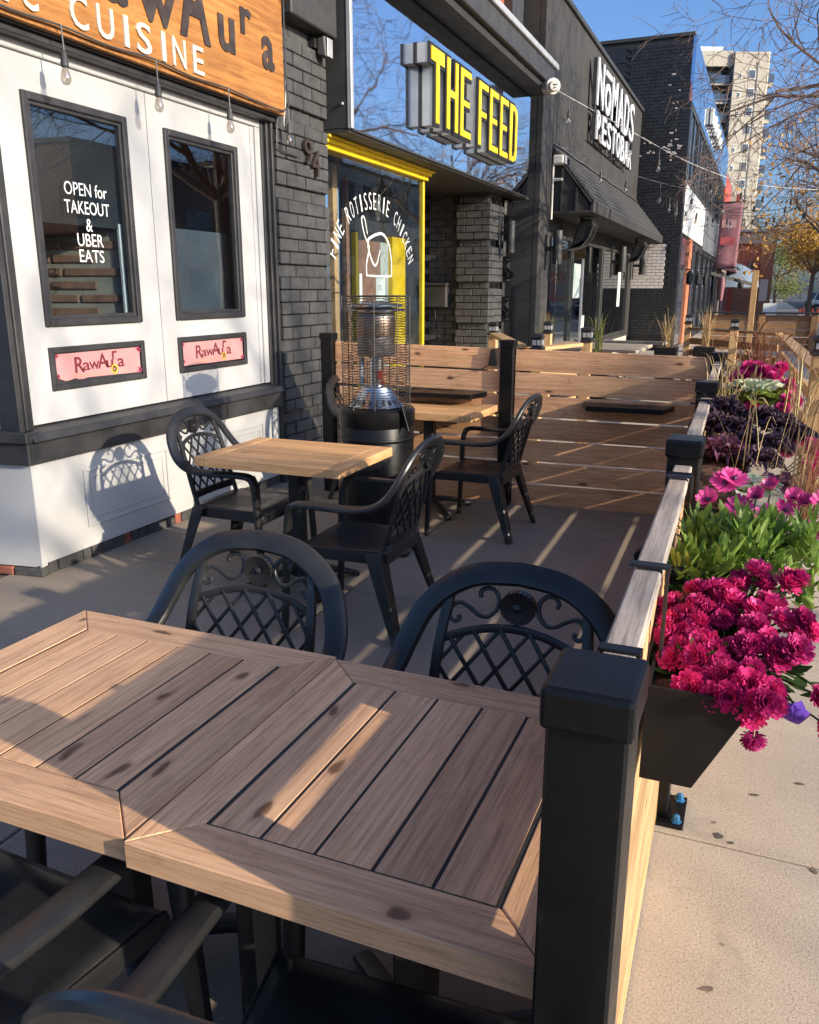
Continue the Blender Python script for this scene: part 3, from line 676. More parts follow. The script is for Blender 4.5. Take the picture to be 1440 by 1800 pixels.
# mirrored sign box
sb = thing('sign_box', 'long mirrored sign box above the yellow shop window', 'sign', (-3.4, 9.8, 2.94))
part('end_panel', box(-3.74, -3.43, 6.865, 6.90, 2.94, 4.30), 'darkpanel', sb, .004)
part('mirror_face', box(-3.42, -3.40, 6.905, 12.72, 2.942, 4.28), 'mirror', sb)
part('edge_trim', box(-3.428, -3.385, 6.86, 6.904, 2.935, 4.30), 'alu', sb, .004)
part('bottom_trim', box(-3.43, -3.395, 6.905, 12.72, 2.925, 2.9415), 'darkpanel', sb)
part('back', box(-3.74, -3.421, 6.905, 12.72, 2.945, 4.28), 'darkpanel', sb)
for z in (3.12, 3.95): part('bolt', MB().lathe([(.012, 0), (.012, .02), (.004, .025)], 8, (-3.47, 6.85, z)), 'steel', sb)
cn = thing('cornice', 'dark projecting metal cornice above the mirrored sign box', 'cornice', (-3.3, 9.8, 4.3))
part('gutter', box(-3.75, -3.06, 6.85, 12.75, 4.39, 4.62), 'darkpanel', cn, .01); part('top_lip', box(-3.76, -3.02, 6.80, 12.80, 4.622, 4.70), 'alu', cn, .008); part('soffit', box(-3.74, -3.13, 6.87, 12.73, 4.302, 4.388), 'mortar', cn)
part('lower_block', box(-3.72, -3.50, 6.1, 6.84, 3.62, 4.35), 'darkpanel', cn, .01)
# channel letters THE FEED
def letter_polys(ch, w, h, t):
    if ch == 'T': return [[(0, h), (0, h - t * 1.25), (w / 2 - t / 2, h - t * 1.25), (w / 2 - t / 2, 0), (w / 2 + t / 2, 0), (w / 2 + t / 2, h - t * 1.25), (w, h - t * 1.25), (w, h)]], []
    if ch == 'H': return [[(0, 0), (t, 0), (t, h * .44), (w - t, h * .44), (w - t, 0), (w, 0), (w, h), (w - t, h), (w - t, h * .60), (t, h * .60), (t, h), (0, h)]], []
    if ch == 'E': return [[(0, 0), (w, 0), (w, h * .16), (t, h * .16), (t, h * .43), (w * .86, h * .43), (w * .86, h * .58), (t, h * .58), (t, h * .84), (w, h * .84), (w, h), (0, h)]], []
    if ch == 'F': return [[(0, 0), (t, 0), (t, h * .43), (w * .86, h * .43), (w * .86, h * .58), (t, h * .58), (t, h * .84), (w, h * .84), (w, h), (0, h)]], []
    if ch == 'D':
        o = [(0, 0), (w * .6, 0), (w * .85, h * .04), (w, h * .16), (w, h * .84), (w * .85, h * .96), (w * .6, h), (0, h)]
        # closed ring as a C pair: left stem plus bow
        return [[(0, 0), (t, 0), (t, h), (0, h)], [(t, h * .84), (w * .55, h * .84), (w - t, h * .76), (w - t, h * .24), (w * .55, h * .16), (t, h * .16), (t, 0), (w * .6, 0), (w * .88, h * .05), (w, h * .17), (w, h * .83), (w * .88, h * .95), (w * .6, h), (t, h)]], []
def inset(poly, d):
    n = len(poly); A = sum(poly[i][0] * poly[(i + 1) % n][1] - poly[(i + 1) % n][0] * poly[i][1] for i in range(n))
    if A < 0: poly = poly[::-1]
    out = []
    for i in range(n):
        p0, p1, p2 = Vector(poly[i - 1]), Vector(poly[i]), Vector(poly[(i + 1) % n]); e1 = (p1 - p0).normalized(); e2 = (p2 - p1).normalized()
        n1 = Vector((-e1.y, e1.x)); n2 = Vector((-e2.y, e2.x)); k = 1 + n1.dot(n2)
        out.append(tuple(p1 + (n1 + n2) * d / max(k, .3)))
    return out
fs = thing('feed_sign', 'big yellow channel letters on grey boxes in front of the mirrored panel', 'sign', (-3.2, 9.3, 3.1))
XB, XM, XF_ = -3.398, -3.25, -3.255; y = 8.31; H_ = .725
for ch in 'THE FEED':
    if ch == ' ': y += .20; continue
    w = .42 if ch == 'T' else .395; t = .14
    polys, _ = letter_polys(ch, w, H_, t)
    for p in polys:
        pp = [(y + a, 3.21 + b) for a, b in p]
        L = part('letter_box', MB().prism(pp, 'x', XB, XF_), 'alu', fs)
        part('letter_edge', MB().prism(inset(pp, -.006), 'x', XF_ - .014, XF_ + .012), 'iron', L)
        part('letter_back', MB().prism(inset(pp, -.006), 'x', XB + .0005, XB + .018), 'iron', L)
        ip = inset(pp, .026)
        if ch == 'D': ip = [(a if abs(a - (y + t)) > .03 else y + t + (.0 if len(p) > 5 else -.0), b) for a, b in ip]
        part('letter_face', MB().prism(ip, 'x', XF_ + .0122, XF_ + .02), 'yellowface', L)
    y += w + .035
cm = thing('security_camera', 'cream dome security camera at the end of the cornice', 'camera', (-3.0, 12.0, 4.3))
part('base', MB().tube([(-3.06, 12.3, 4.30), (-2.98, 12.2, 4.29)], .085, 20), 'plastic', cm, smooth=True); part('collar', MB().tube([(-2.99, 12.22, 4.29), (-2.93, 12.13, 4.28)], .10, 20), 'plastic', cm, smooth=True)
part('eyeball', MB().tube([(-2.94, 12.14, 4.28), (-2.89, 12.04, 4.265)], [.075, .06], 18), 'plastic', cm, smooth=True)
for a in range(3): part('lens', MB().tube([(-2.888 + .0, 12.04, 4.265 + .0), (-2.885, 12.034, 4.265)], .001, 6) if False else MB().lathe([(.014, -.004), (.014, .004)], 10, (-2.885 + .022 * math.cos(a * 2.1 + .5), 12.035 , 4.267 + .025 * math.sin(a * 2.1 + .5))), 'iron', cm)

# ================================================================== STUCCO RESTOBAR
NX = -3.40
rb = thing('restobar', 'dark stucco restobar building with raised letters and a shingled awning', 'building', (NX, 18.5, 0))
m = MB(); m.box(-6, NX, 13.1, 23.88, 2.55, 6.05); m.box(-6, NX, 13.1, 14.15, 0, 2.549); m.box(-6, NX, 23.45, 23.88, 0, 2.549); m.box(-6, NX, 14.151, 23.449, 0, .42)
part('wall', m, 'blackwall', rb)
part('coping', box(-6.05, NX + .05, 13.05, 23.9, 6.052, 6.14), 'darkpanel', rb, .01)
part('corner_pier', box(NX + .002, NX + .10, 13.1, 13.75, 0, 6.0), 'blackwall', rb, .008)
part('sill', box(NX - .1, NX + .06, 14.152, 23.448, .422, .50), 'blackwall', rb, .01)
M['cream'] = plain('cream_stall_riser', (.68, .60, .44), .7, .1, 3)
part('stall_riser', box(NX + .001, NX + .03, 17.2, 23.4, .03, .418), 'cream', rb)
for (y0, y1) in ((14.18, 16.1), (16.2, 19.4), (19.5, 23.4)):
    f = MB(); f.box(NX - .08, NX, y0, y0 + .07, .502, 2.545); f.box(NX - .08, NX, y1 - .07, y1, .502, 2.545); f.box(NX - .08, NX, y0 + .07, y1 - .07, 2.48, 2.545); f.box(NX - .08, NX, y0 + .07, y1 - .07, .502, .57)
    w = part('window_frame', f, 'darkpanel', rb, .005); part('pane', box(NX - .045, NX - .04, y0 + .06, y1 - .06, .56, 2.49), 'glassdim' if y0 > 16 else 'glass', w)
part('interior_wall', box(-6.0, -5.9, 14.2, 23.4, .42, 2.55), 'roomdark', rb); part('interior_floor', box(-5.9, NX - .1, 14.2, 23.4, .40, .425), 'roomdark', rb)
for y in (15.0, 19.8, 22.4): part('wood_stud', box(-4.3, -4.22, y, y + .1, .43, 2.5), 'pine', rb)
part('wood_counter', box(-4.4, -3.9, 16.4, 18.9, .98, 1.03), 'pine', rb)
part('notice', box(NX - .039, NX - .035, 16.5, 17.15, 1.45, 2.1), 'paper', rb); part('notice', box(NX - .039, NX - .035, 17.4, 17.75, .85, 1.1), 'paper', rb)
part('notice', box(NX - .039, NX - .035, 21.9, 22.3, 1.2, 2.1), 'paper', rb)
# awning
aw = thing('awning', 'dark shingled awning over the restobar windows', 'awning', (NX, 18.6, 2.8))
EX = -2.66
a0, a1, zt, ze = 13.95, 23.86, 3.86, 2.80
part('roof', MB().add([(NX, a0, zt), (EX, a0, ze + .16), (EX, a1, ze + .16), (NX, a1, zt), (NX, a0, zt - .06), (EX, a0, ze + .10), (EX, a1, ze + .10), (NX, a1, zt - .06)], [(0, 1, 2, 3), (7, 6, 5, 4), (0, 4, 5, 1), (1, 5, 6, 2), (2, 6, 7, 3), (3, 7, 4, 0)]), 'darkpanel', aw)
M['shingle'] = plain('charcoal_shingle', (.062, .060, .058), .8, .3, 9, .6, 70)
sh = MB(); nr = 9; d = Vector((EX - NX, 0, ze + .16 - zt)); nn = Vector((-d.z, 0, d.x)).normalized(); nn = nn if nn.z > 0 else -nn
for r in range(nr):
    p0 = Vector((NX, 0, zt)) + d * (r / nr); p1 = Vector((NX, 0, zt)) + d * ((r + 1.06) / nr); y = a0 - .15 * (r % 2)
    while y < a1:
        ya, yb = max(y, a0), min(y + .29, a1); q = [p0 + nn * .004, p1 + nn * .022]; j = random.uniform(0, .006)
        if yb > ya: sh.add([(q[0].x, ya, q[0].z), (q[1].x, ya, q[1].z + j), (q[1].x, yb, q[1].z + j), (q[0].x, yb, q[0].z), (q[1].x, ya, q[1].z - .012), (q[1].x, yb, q[1].z - .012)], [(0, 1, 2, 3), (1, 4, 5, 2)])
        y += .30
tag(part('shingles', sh, 'shingle', aw), kind='stuff')
part('fascia', box(EX - .03, EX + .02, a0, a1, ze, ze + .158), 'blackwall', aw, .004)
part('soffit', box(NX + .002, EX - .031, a0, a1, ze, ze + .03), 'blackwall', aw)
part('side_panel', MB().prism([(ze + .031, NX + .01), (ze + .031, EX - .04), (ze + .12, EX - .06), (zt - .07, NX + .01)], 'y', a0 + .03, a0 + .05), 'blackwall', aw)
for k, x in enumerate((NX + .22, NX + .46)): part('side_rib', box(x, x + .035, a0 - .0, a0 + .028, ze + .031, zt - .12 - (x - NX) * 1.22), 'darkpanel', aw)
part('ridge_cable', MB().tube([(NX + .03, a0 + i * .99, zt + .02 + .02 * (i % 2)) for i in range(11)], .012, 5), 'wiregrey', aw)
# raised letters
M['letteraged'] = plain('aged_sign_acrylic', (.62, .63, .66), .5, .12, 3, dirt=((.25, .20, .17), .68))
ns = thing('restobar_sign', 'weathered raised white letters on the dark stucco wall', 'sign', (NX, 19.6, 4.6))
def word(wd, y0, y1, z0, h, dep):
    n = len(wd); wch = (y1 - y0) / n
    for i, ch in enumerate(wd):
        part('letter', on_front(text_mb(ch, wch * .80, h * (.72 if ch == 'o' else 1), .03, 1, .01), NX + .075 + dep, y0 + i * wch, z0), 'letteraged', ns)
        part('letter_return', on_front(text_mb(ch, wch * .80, h * (.72 if ch == 'o' else 1), dep - .02), NX + .065 + dep / 2, y0 + i * wch + .0, z0), 'darkpanel', ns)
word('NoMADS', 16.8, 21.6, 4.93, .80, .09); word('RESTOBAR', 16.9, 21.5, 4.36, .50, .09)
part('macron', box(NX + .08, NX + .18, 17.62, 18.24, 5.60, 5.69), 'letterwhite', ns)
for z in (4.34, 4.91): part('rail', box(NX + .002, NX + .03, 16.8, 21.5, z - .02, z), 'iron', ns)
# speakers and cylinder lights
def speaker(y, x, z, lab, s=1.0):
    t = thing('loudspeaker', lab, 'speaker', (x, y, z), 0, 'speakers under the awning')
    mb = MB(); prof = [(-.17, -.27), (.05, -.22), (.17, -.08), (.24, .12), (.21, .20), (.02, .22), (-.06, .06), (-.10, -.10)]
    part('cabinet', MB().prism([(b * 1.0 + z, a + x) for a, b in prof], 'y', y - .18 * s, y + .18 * s), 'iron', t, .03, seg=2)
    part('grille', MB().prism([(b + z, a + x) for a, b in prof[:4]] + [(b + z - .02, a + x - .03) for a, b in prof[:4]][::-1], 'y', y - .20 * s, y + .20 * s), 'darkpanel', t); part('bracket', MB().tube([(x, y, z + .16), (x - .02, y, ze)], .03, 6), 'iron', t)
speaker(14.9, -3.0, 2.55, 'black outdoor speaker under the near end of the awning'); speaker(21.3, -2.95, 2.52, 'black outdoor speaker under the far end of the awning')
def cyl_light(x, y, z, lab, r=.075, h=.5):
    t = thing('wall_light', lab, 'wall light', (x, y, z)); part('cylinder', MB().lathe([(r * .97, 0), (r, .01), (r, h), (r * .97, h + .01)], 20, (x, y, z)), 'darkpanel', t, smooth=True)
    part('arm', box(x - .25, x - r * .9, y - .03, y + .03, z + .2, z + .27), 'iron', t); part('backplate', box(x - .26, x - .24, y - .05, y + .05, z - .12, z + .6), 'iron', t)
cyl_light(-3.10, 13.55, 2.0, 'tall grey cylinder wall light on the restobar corner pier'); cyl_light(-3.10, 20.2, 2.0, 'small cylinder wall light at the middle of the restobar window', .08, .55); cyl_light(-3.08, 23.6, 2.0, 'small cylinder wall light at the far end of the restobar', .09, .55)
wf = thing('flood_light', 'small white flood light at the near end of the awning', 'light', (NX + .1, 13.9, 3.5))
part('housing', box(NX + .1, NX + .28, 13.80, 13.93, 3.52, 3.66), 'plastic', wf, .02); part('lens', box(NX + .282, NX + .30, 13.81, 13.92, 3.53, 3.65), 'alu', wf); part('arm', box(NX + .1, NX + .26, 13.83, 13.9, 3.28, 3.32), 'plastic', wf, .01); part('conduit', MB().tube([(NX + .11, 13.84, 3.6), (NX + .11, 13.84, 2.7)], .015, 6), 'plastic', wf)

# ================================================================== BLACK BRICK BUILDING standing forward
BX, BY = -2.25, 23.95
bb = thing('black_brick_building', 'tall black painted brick building with a glossy blue panel front', 'building', (BX, BY, 0))
part('core', box(-9, BX - .02, BY + .015, 44, 0, 7.75), 'mortar', bb)
bs = MB(); z = .01; c = 0; wt = []
while z < 7.6:
    x = -5.0 - (.11 if c % 2 else 0)
    while x < BX - .02:
        xa, xb = max(x, -5.0), min(x + .212, BX - .021)
        if xb - xa > .03:
            if 1.57 < z < 2.72 and -3.9 < xa < -2.62: wt.append((xa, min(xb, -2.55), z)); xa2 = xb
            elif z > 6.5 and xa < -3.9: pass
            else:
                j = random.uniform(0, .006); bs.add([(xa, BY - j, z), (xb, BY - j, z), (xb, BY - j, z + .072), (xa, BY - j, z + .072), (xa, BY + .015, z), (xb, BY + .015, z), (xb, BY + .015, z + .072), (xa, BY + .015, z + .072)], [(0, 1, 2, 3), (3, 2, 6, 7), (1, 5, 6, 2), (4, 0, 3, 7), (4, 5, 1, 0)])
        x += .222
    z += .082; c += 1
M['glossbrick'] = plain('glossy_black_brick', (.018, .019, .021), .42, .35, 6, .4, 40, dirt=((.06, .06, .06), .68))
tag(part('brick_courses', bs, 'glossbrick', bb), kind='stuff')
for xa, xb, z in wt: cbox('brick', 'whitebrick', bb, ((xa + xb) / 2, BY, z + .036), (round(xb - xa, 3), .03, .072), .005)
M['flake'] = plain('flaking_whitewash', (.55, .46, .43), .8, .3, 10, .5, 30)
for i in range(46):
    x = random.choice((random.uniform(-2.9, -2.4), random.uniform(-2.75, -2.4), random.uniform(-4.0, -2.4))); z = 5.15 + random.gauss(0, .10) if i < 36 else random.uniform(5.5, 7.1)
    w = random.uniform(.03, .10); h = random.uniform(.012, .035); cbox('paint_flake', 'flake', bb, (x, BY - .009, z), (round(w, 2), .006, round(h, 2) + .01), 0)
for i in range(6): part('panel_sheet', box(-5.0 + (i % 2) * .55, -4.47 + (i % 2) * .55, BY - .006, BY + .014, 6.52 + (i // 2) * .38, 6.88 + (i // 2) * .38), 'glossbrick', bb)
part('coping', box(-9, BX + .03, BY - .03, 44, 7.752, 7.84), 'darkpanel', bb, .01)
part('blue_fascia', box(BX - .018, BX + .06, BY + .002, 43.9, 6.25, 7.75), 'bluepanel', bb)
for k in range(1, 8): part('fascia_joint', box(BX + .0602, BX + .064, BY + k * 2.5, BY + k * 2.5 + .03, 6.25, 7.75), 'darkpanel', bb)
part('corner_post', box(BX - .018, BX + .05, BY + .002, BY + .35, 0, 6.248), 'glossbrick', bb)
for k in range(7):
    y0 = BY + .5 + k * 2.7
    f = part('window_frame', frame_ring(y0, y0 + 2.4, 4.35, 6.24, .12, BX - .02, BX + .045), 'darkpanel', bb); part('pane', box(BX - .005, BX + .005, y0 + .11, y0 + 2.29, 4.46, 6.13), 'darkwin', f)
    part('window_mullion', box(BX + .006, BX + .04, y0 + 1.1, y0 + 1.2, 4.47, 6.12), 'darkpanel', f)
part('white_panel', box(BX - .018, BX + .05, BY + .4, 32.2, 3.1, 4.34), 'letterwhite', bb); part('grey_panel', box(BX - .018, BX + .055, 32.4, 42, 3.0, 4.34), 'roomgrey', bb)
part('wall', box(BX - .018, BX + .01, 24.31, 43.9, 0, 2.99), 'mortar', bb)
part('orange_post', box(BX + .012, BX + .08, 26.6, 27.6, .05, 3.05), 'tilered', bb)
part('glass_door', box(BX + .012, BX + .03, 24.7, 26.5, .1, 3.0), 'darkwin', bb)
for k in range(6): y0 = 28 + k * 2.6; part('door_frame', frame_ring(y0, y0 + 2.2, .05, 2.95, .14, BX + .012, BX + .07), 'iron', bb); part('door_pane', box(BX + .015, BX + .025, y0 + .14, y0 + 2.06, .2, 2.8), 'darkwin', bb)
for y, q in ((26.0, 'nearest'), (29.5, 'second'), (33.0, 'third')): cyl = thing('wall_lantern', q + ' dark wall lantern along the front of the black brick building', 'wall light', (BX + .15, y, 2.0), 0, 'lanterns on the black brick building'); part('body', MB().lathe([(.05, 0), (.09, .06), (.09, .30), (.04, .40)], 8, (BX + .2, y, 1.75)), 'iron', cyl); part('arm', box(BX + .07, BX + .2, y - .02, y + .02, 2.16, 2.2), 'iron', cyl)
bsn = thing('brick_building_sign', 'small white raised letters on the glossy blue panel', 'sign', (BX, 32, 6.8))
for i, ch in enumerate('DINER'[:5]): pass
for i in range(8):
    y = 30.2 + i * .75; part('letter', box(BX + .065, BX + .20, y, y + .16, 6.72, 7.22 - .10 * (i % 2)), 'letterwhite', bsn, .02); part('letter', box(BX + .065, BX + .20, y + .17, y + .5, 6.72 + .18 * (i % 3), 6.84 + .18 * (i % 3)), 'letterwhite', bsn, .02)

# ================================================================== FURTHER ALONG THE STREET
rd = thing('red_front_building', 'narrow building with red fascia beyond the black brick building', 'building', (-2.3, 47, 0))
part('wall', box(-9, -2.3, 44.1, 62, 0, 7.3), 'redbrick', rd); part('red_fascia', box(-2.299, -2.2, 44.1, 50, 5.2, 6.9), 'red', rd); part('red_post', box(-2.299, -2.0, 60.5, 61.8, 0, 7.6), 'red', rd)
for k in range(4): f = part('window_frame', frame_ring(46 + k * 3.6, 48.6 + k * 3.6, 3.2, 4.8, .14, -2.299, -2.22), 'letterwhite', rd); part('pane', box(-2.298, -2.29, 46.1 + k * 3.6, 48.5 + k * 3.6, 3.3, 4.7), 'darkwin', f)
for k in range(3): part('shop_window', box(-2.298, -2.28, 45 + k * 5, 48.5 + k * 5, .4, 2.6), 'darkwin', rd)
part('awning', MB().prism([(2.7, -2.298), (2.45, -1.4), (2.55, -1.4), (3.1, -2.298)], 'y', 45, 50), 'banner', rd)
bn = thing('hanging_banner', 'faded burgundy street banner hanging from a bracket', 'banner', (-1.45, 34, 2.4))
sq = MB(); nx, nz = 8, 14
for j in range(nz + 1):
    for i in range(nx + 1):
        u, v = i / nx, j / nz; sq.v.append((-1.82 + .74 * u + .05 * (1 - v), 34 + .02 * math.sin(u * 6 + v * 3) * (.3 + v), 4.66 - 2.24 * v + .02 * math.sin(u * 5)))
sq.f = [(j * (nx + 1) + i, j * (nx + 1) + i + 1, (j + 1) * (nx + 1) + i + 1, (j + 1) * (nx + 1) + i) for j in range(nz) for i in range(nx)]
bo = part('cloth', sq, 'banner', bn, smooth=2); md = bo.modifiers.new('s', 'SOLIDIFY'); md.thickness = .006
M['bannerpink'] = plain('banner_pink_band', (.50, .10, .11), .8, .3, 2)
for z in (3.35, 3.95): part('banner_print', box(-1.70, -1.20, 33.90, 33.905, z - .14, z + .14), 'bannerpink' if z < 3.5 else 'pink', bn)
part('arm', MB().tube([(-2.25, 34, 4.70), (-1.0, 34, 4.70)], .025, 6), 'iron', bn); part('arm', MB().tube([(-2.25, 34, 2.40), (-1.0, 34, 2.40)], .025, 6), 'iron', bn)
dm = thing('dome_awning', 'blue grey half dome awning over a shop door', 'awning', (-.9, 48, 1.8))
dv = MB()
for j in range(7):
    for i in range(13):
        a = PI * i / 12; b = PI / 2 * j / 6; dv.v.append((-1.9 + 1.6 * math.sin(b + 0) * 1.0 * (1 if True else 0) , 48 + 1.6 * math.cos(a) * math.cos(b) * 1.0, 1.75 + 1.25 * math.sin(a) * math.cos(b)))
dv.f = [(j * 13 + i, j * 13 + i + 1, (j + 1) * 13 + i + 1, (j + 1) * 13 + i) for j in range(6) for i in range(12)]
M['bluecanvas'] = plain('blue_grey_canvas', (.16, .22, .29), .8, .15, 3)
part('canvas', dv, 'bluecanvas', dm, smooth=2); part('frame', MB().tube([(-1.9 + 1.6 * math.sin(PI * i / 12), 48 + 1.6 * math.cos(PI * i / 12), 1.72) for i in range(13)], .04, 6), 'iron', dm); part('bracket', box(-2.25, -1.85, 47.2, 48.8, 1.68, 1.74), 'iron', dm)
tn = thing('tan_building', 'tan stucco building with slate roof edge at the end of the row', 'building', (-3, 66, 0))
part('wall', box(-14, .32, 62.2, 74, 0, 4.6), 'tan', tn); part('roof', MB().hexa([(-14, 62.0, 4.602), (.42, 62.0, 4.602), (.42, 74, 4.602), (-14, 74, 4.602)], [(-14, 62.0, 5.2), (.42, 62.0, 5.35), (.42, 74, 5.35), (-14, 74, 5.2)]), 'slate', tn); part('roof_cap', box(-14, .5, 61.9, 74, 5.352, 5.5), 'bluecanvas', tn)
part('pier', box(-.45, .36, 61.9, 62.19, 0, 4.58), 'tan', tn); part('window', box(-1.25, -.85, 62.1, 62.19, 2.2, 3.4), 'darkwin', tn); part('poster', box(-.35, .15, 61.85, 61.89, .9, 2.3), 'paper', tn)
# umbrella seen beyond the red front, and a low canopy bar
um = thing('folded_parasol', 'folded striped parasol beside the black canopy bar', 'parasol', (-1.6, 36, 0))
part('fabric', MB().lathe([(.02, 2.15), (.09, 2.05), (.12, 1.8), (.07, 1.2)], 12, (-1.6, 36, 0)), 'banner', um); part('pole', MB().tube([(-1.6, 36, 0), (-1.6, 36, 2.2)], .03, 6), 'iron', um)
cb = thing('canopy_bar', 'black flat canopy edge sloping over the far pavement', 'awning', (-1.5, 40, 2.0)); part('edge', MB().hexa([(-2.3, 39, 2.26), (-.35, 40.2, 1.72), (-.35, 42, 1.72), (-2.3, 42, 2.26)], [(-2.3, 39, 2.40), (-.35, 40.2, 1.86), (-.35, 42, 1.86), (-2.3, 42, 2.40)]), 'iron', cb); part('post', MB().tube([(-.45, 41, 0), (-.45, 41, 1.8)], .05, 8), 'letterwhite', cb); part('lamp', MB().lathe([(.02, 0), (.12, -.06), (.12, -.2), (.06, -.26)], 10, (-1.0, 39.6, 1.95)), 'iron', cb)

# apartment tower
tw = thing('apartment_tower', 'tall beige apartment tower with rows of balconies', 'building', (-6, 112, 0))
part('shaft', box(-6.6, -2.75, 110, 128, 0, 27.7), 'beige', tw); part('wing', box(-11.5, -6.61, 112, 128, 0, 27.7), 'beige', tw); part('parapet', box(-11.6, -6.605, 110.5, 111.99, 26.3, 27.9), 'beige', tw); part('roof_house', box(-9.8, -6.6, 114, 122, 27.71, 29.2), 'letterwhite', tw)
part('edge_strip', box(-2.749, -2.6, 110.0, 128, 0, 27.7), 'cream', tw); part('shadow_gap', box(-4.02, -3.86, 109.96, 109.999, 0, 26.6), 'roomgrey', tw)
for k in range(13):
    z = 24.9 - k * 1.95
    for (x, w, h) in ((-5.95, .28, .55), (-4.85, .75, .95)):
        f = part('window', box(x, x + w, 109.93, 109.999, z, z + h), 'letterwhite', tw); part('pane', box(x + .06, x + w - .06, 109.90, 109.929, z + .06, z + h - .06), 'darkwin', f)
    b = part('balcony', box(-10.9, -6.62, 110.6, 111.99, z - .55, z - .35), 'beige', tw); part('balcony_rail', box(-10.9, -6.62, 110.55, 110.599, z - .35, z + .5), 'blueglassrail', b)
    part('balcony_back', box(-10.7, -6.7, 111.95, 111.999, z - .3, z + 1.1), 'darkwin', tw)
    b = part('balcony', box(-2.599, -1.55, 111, 114, z - .55, z - .15), 'beige', tw); part('balcony_rail', box(-2.599, -1.5, 110.95, 110.999, z - .15, z + .75), 'blueglassrail', b)

tw.rotation_euler = (0, 0, .42)

# ================================================================== PATIO CHAIRS
BK = lambda v: -.205 - (v - .44) * .25 - .10 * max(0, v - .72)       # y of the reclined back at height v
def make_chair():
    t = thing('patio_chair', 'x', 'chair')
    # arched back rim flowing into the arms and front legs: one half path mirrored
    half = [(0, BK(.935) - .005, .935), (.10, BK(.925), .924), (.175, BK(.885), .885), (.228, BK(.825), .825), (.256, BK(.755) + .01, .755), (.270, BK(.70) + .035, .700), (.277, -.17, .662), (.280, -.06, .650), (.281, .08, .652), (.279, .185, .650), (.277, .222, .635)]
    pts = bez(half, 5); full = [Vector((-p.x, p.y, p.z)) for p in pts[::-1]] + pts[1:]; N = len(full)
    def pr(i):
        s = abs(i - N // 2) / (N // 2); a = .0135 + .002 * s; b = .032 - .004 * s
        return rrect(a, b, 3, .49)
    part('arm_rim', MB().sweep(full, pr, normal=(0, 1, 0)), 'resin', t, smooth=True, local=True)
    for s in (-1, 1):
        q = bez([(s * .277, .215, .645), (s * .277, .238, .60), (s * .281, .250, .48), (s * .288, .262, .25), (s * .294, .275, 0)], 4); n = len(q)
        part('leg', MB().sweep(q, lambda i: rrect(.016 - .004 * i / n, .030 - .008 * i / n, 3, .4), normal=(0, 1, 0)), 'resin', t, smooth=True, local=True)
        # rear leg: tapering channel with flanges
        m = MB(); top = Vector((s * .195, -.195, .435)); bot = Vector((s * .265, -.315, 0))
        for (ox, oy, wx, wy, bx, by) in ((0, 0, .085, .012, .040, .010), (s * .04, .035, .012, .075, .010, .035)):
            a = top + Vector((ox, oy, 0)); b = bot + Vector((ox * .45, oy * .45, 0))
            m.hexa([(b.x - bx / 2, b.y - by / 2, 0), (b.x + bx / 2, b.y - by / 2, 0), (b.x + bx / 2, b.y + by / 2, 0), (b.x - bx / 2, b.y + by / 2, 0)],
                   [(a.x - wx / 2, a.y - wy / 2, a.z), (a.x + wx / 2, a.y - wy / 2, a.z), (a.x + wx / 2, a.y + wy / 2, a.z), (a.x - wx / 2, a.y + wy / 2, a.z)])
        part('leg', m, 'resin', t, .003, local=True)
        q = bez([(s * .165, BK(.885), .885), (s * .180, BK(.75), .75), (s * .185, BK(.6), .60), (s * .188, BK(.44) + .01, .42)], 4)
        part('back_bar', MB().sweep(q, rrect(.010, .013), normal=(0, 1, 0)), 'resin', t, smooth=True, local=True)
    # seat: dished sheet with rolled front and skirts
    m = MB(); nx, ny = 12, 12
    for j in range(ny + 1):
        for i in range(nx + 1):
            u = i / nx * 2 - 1; v = j / ny; y = -.215 + .47 * v; w = .20 + .045 * v
            z = .437 - .014 * (1 - u * u) * math.sin(PI * min(1, v * 1.1)) - (.03 * max(0, (v - .9) / .1) ** 2)
            m.v.append((u * w, y, z))
    m.f = [(j * (nx + 1) + i, j * (nx + 1) + i + 1, (j + 1) * (nx + 1) + i + 1, (j + 1) * (nx + 1) + i) for j in range(ny) for i in range(nx)]
    so_ = part('seat', m, 'resin', t, smooth=2, local=True); md = so_.modifiers.new('s', 'SOLIDIFY'); md.thickness = .008
    dots = MB()
    for j in range(11):
        for i in range(11):
            x = -.10 + i * .02; y = -.10 + j * .02; dots.add([(x - .005, y - .005, .4315), (x + .005, y - .005, .4315), (x + .005, y + .005, .4315), (x - .005, y + .005, .4315)], [(0, 1, 2, 3)])
    for v_ in range(len(dots.v)): dots.v[v_] = (dots.v[v_][0], dots.v[v_][1], .437 - .014 * (1 - (dots.v[v_][0] / .22) ** 2) * math.sin(PI * min(1, (dots.v[v_][1] + .215) / .47 * 1.1)) + .0012)
    tag(part('seat_dimples', dots, 'iron', so_, local=True), kind='stuff')
    sk = MB()
    for s in (-1, 1): sk.hexa([(s * .20 - .006, -.21, .375), (s * .20 + .006, -.21, .375), (s * .25 + .006, .24, .385), (s * .25 - .006, .24, .385)], [(s * .20 - .006, -.21, .434), (s * .20 + .006, -.21, .434), (s * .25 + .006, .24, .434), (s * .25 - .006, .24, .434)])
    sk.box(-.24, .24, .246, .258, .375, .408); sk.box(-.2, .2, -.222, -.210, .37, .434)
    part('seat_skirt', sk, 'resin', t, .003, local=True)
    # lower back rail (curved), arc bar, lattice, scrolls, rosette
    def P(u, v, o=0): return (u, BK(v) + o - .02 * (1 - (u / .2) ** 2), v)
    part('back_rail', MB().sweep([P(-.185 + .37 * i / 10, .485) for i in range(11)], rrect(.008, .022), normal=(0, 1, 0)), 'resin', t, smooth=True, local=True)
    arc = lambda u: .800 - 1.35 * u * u
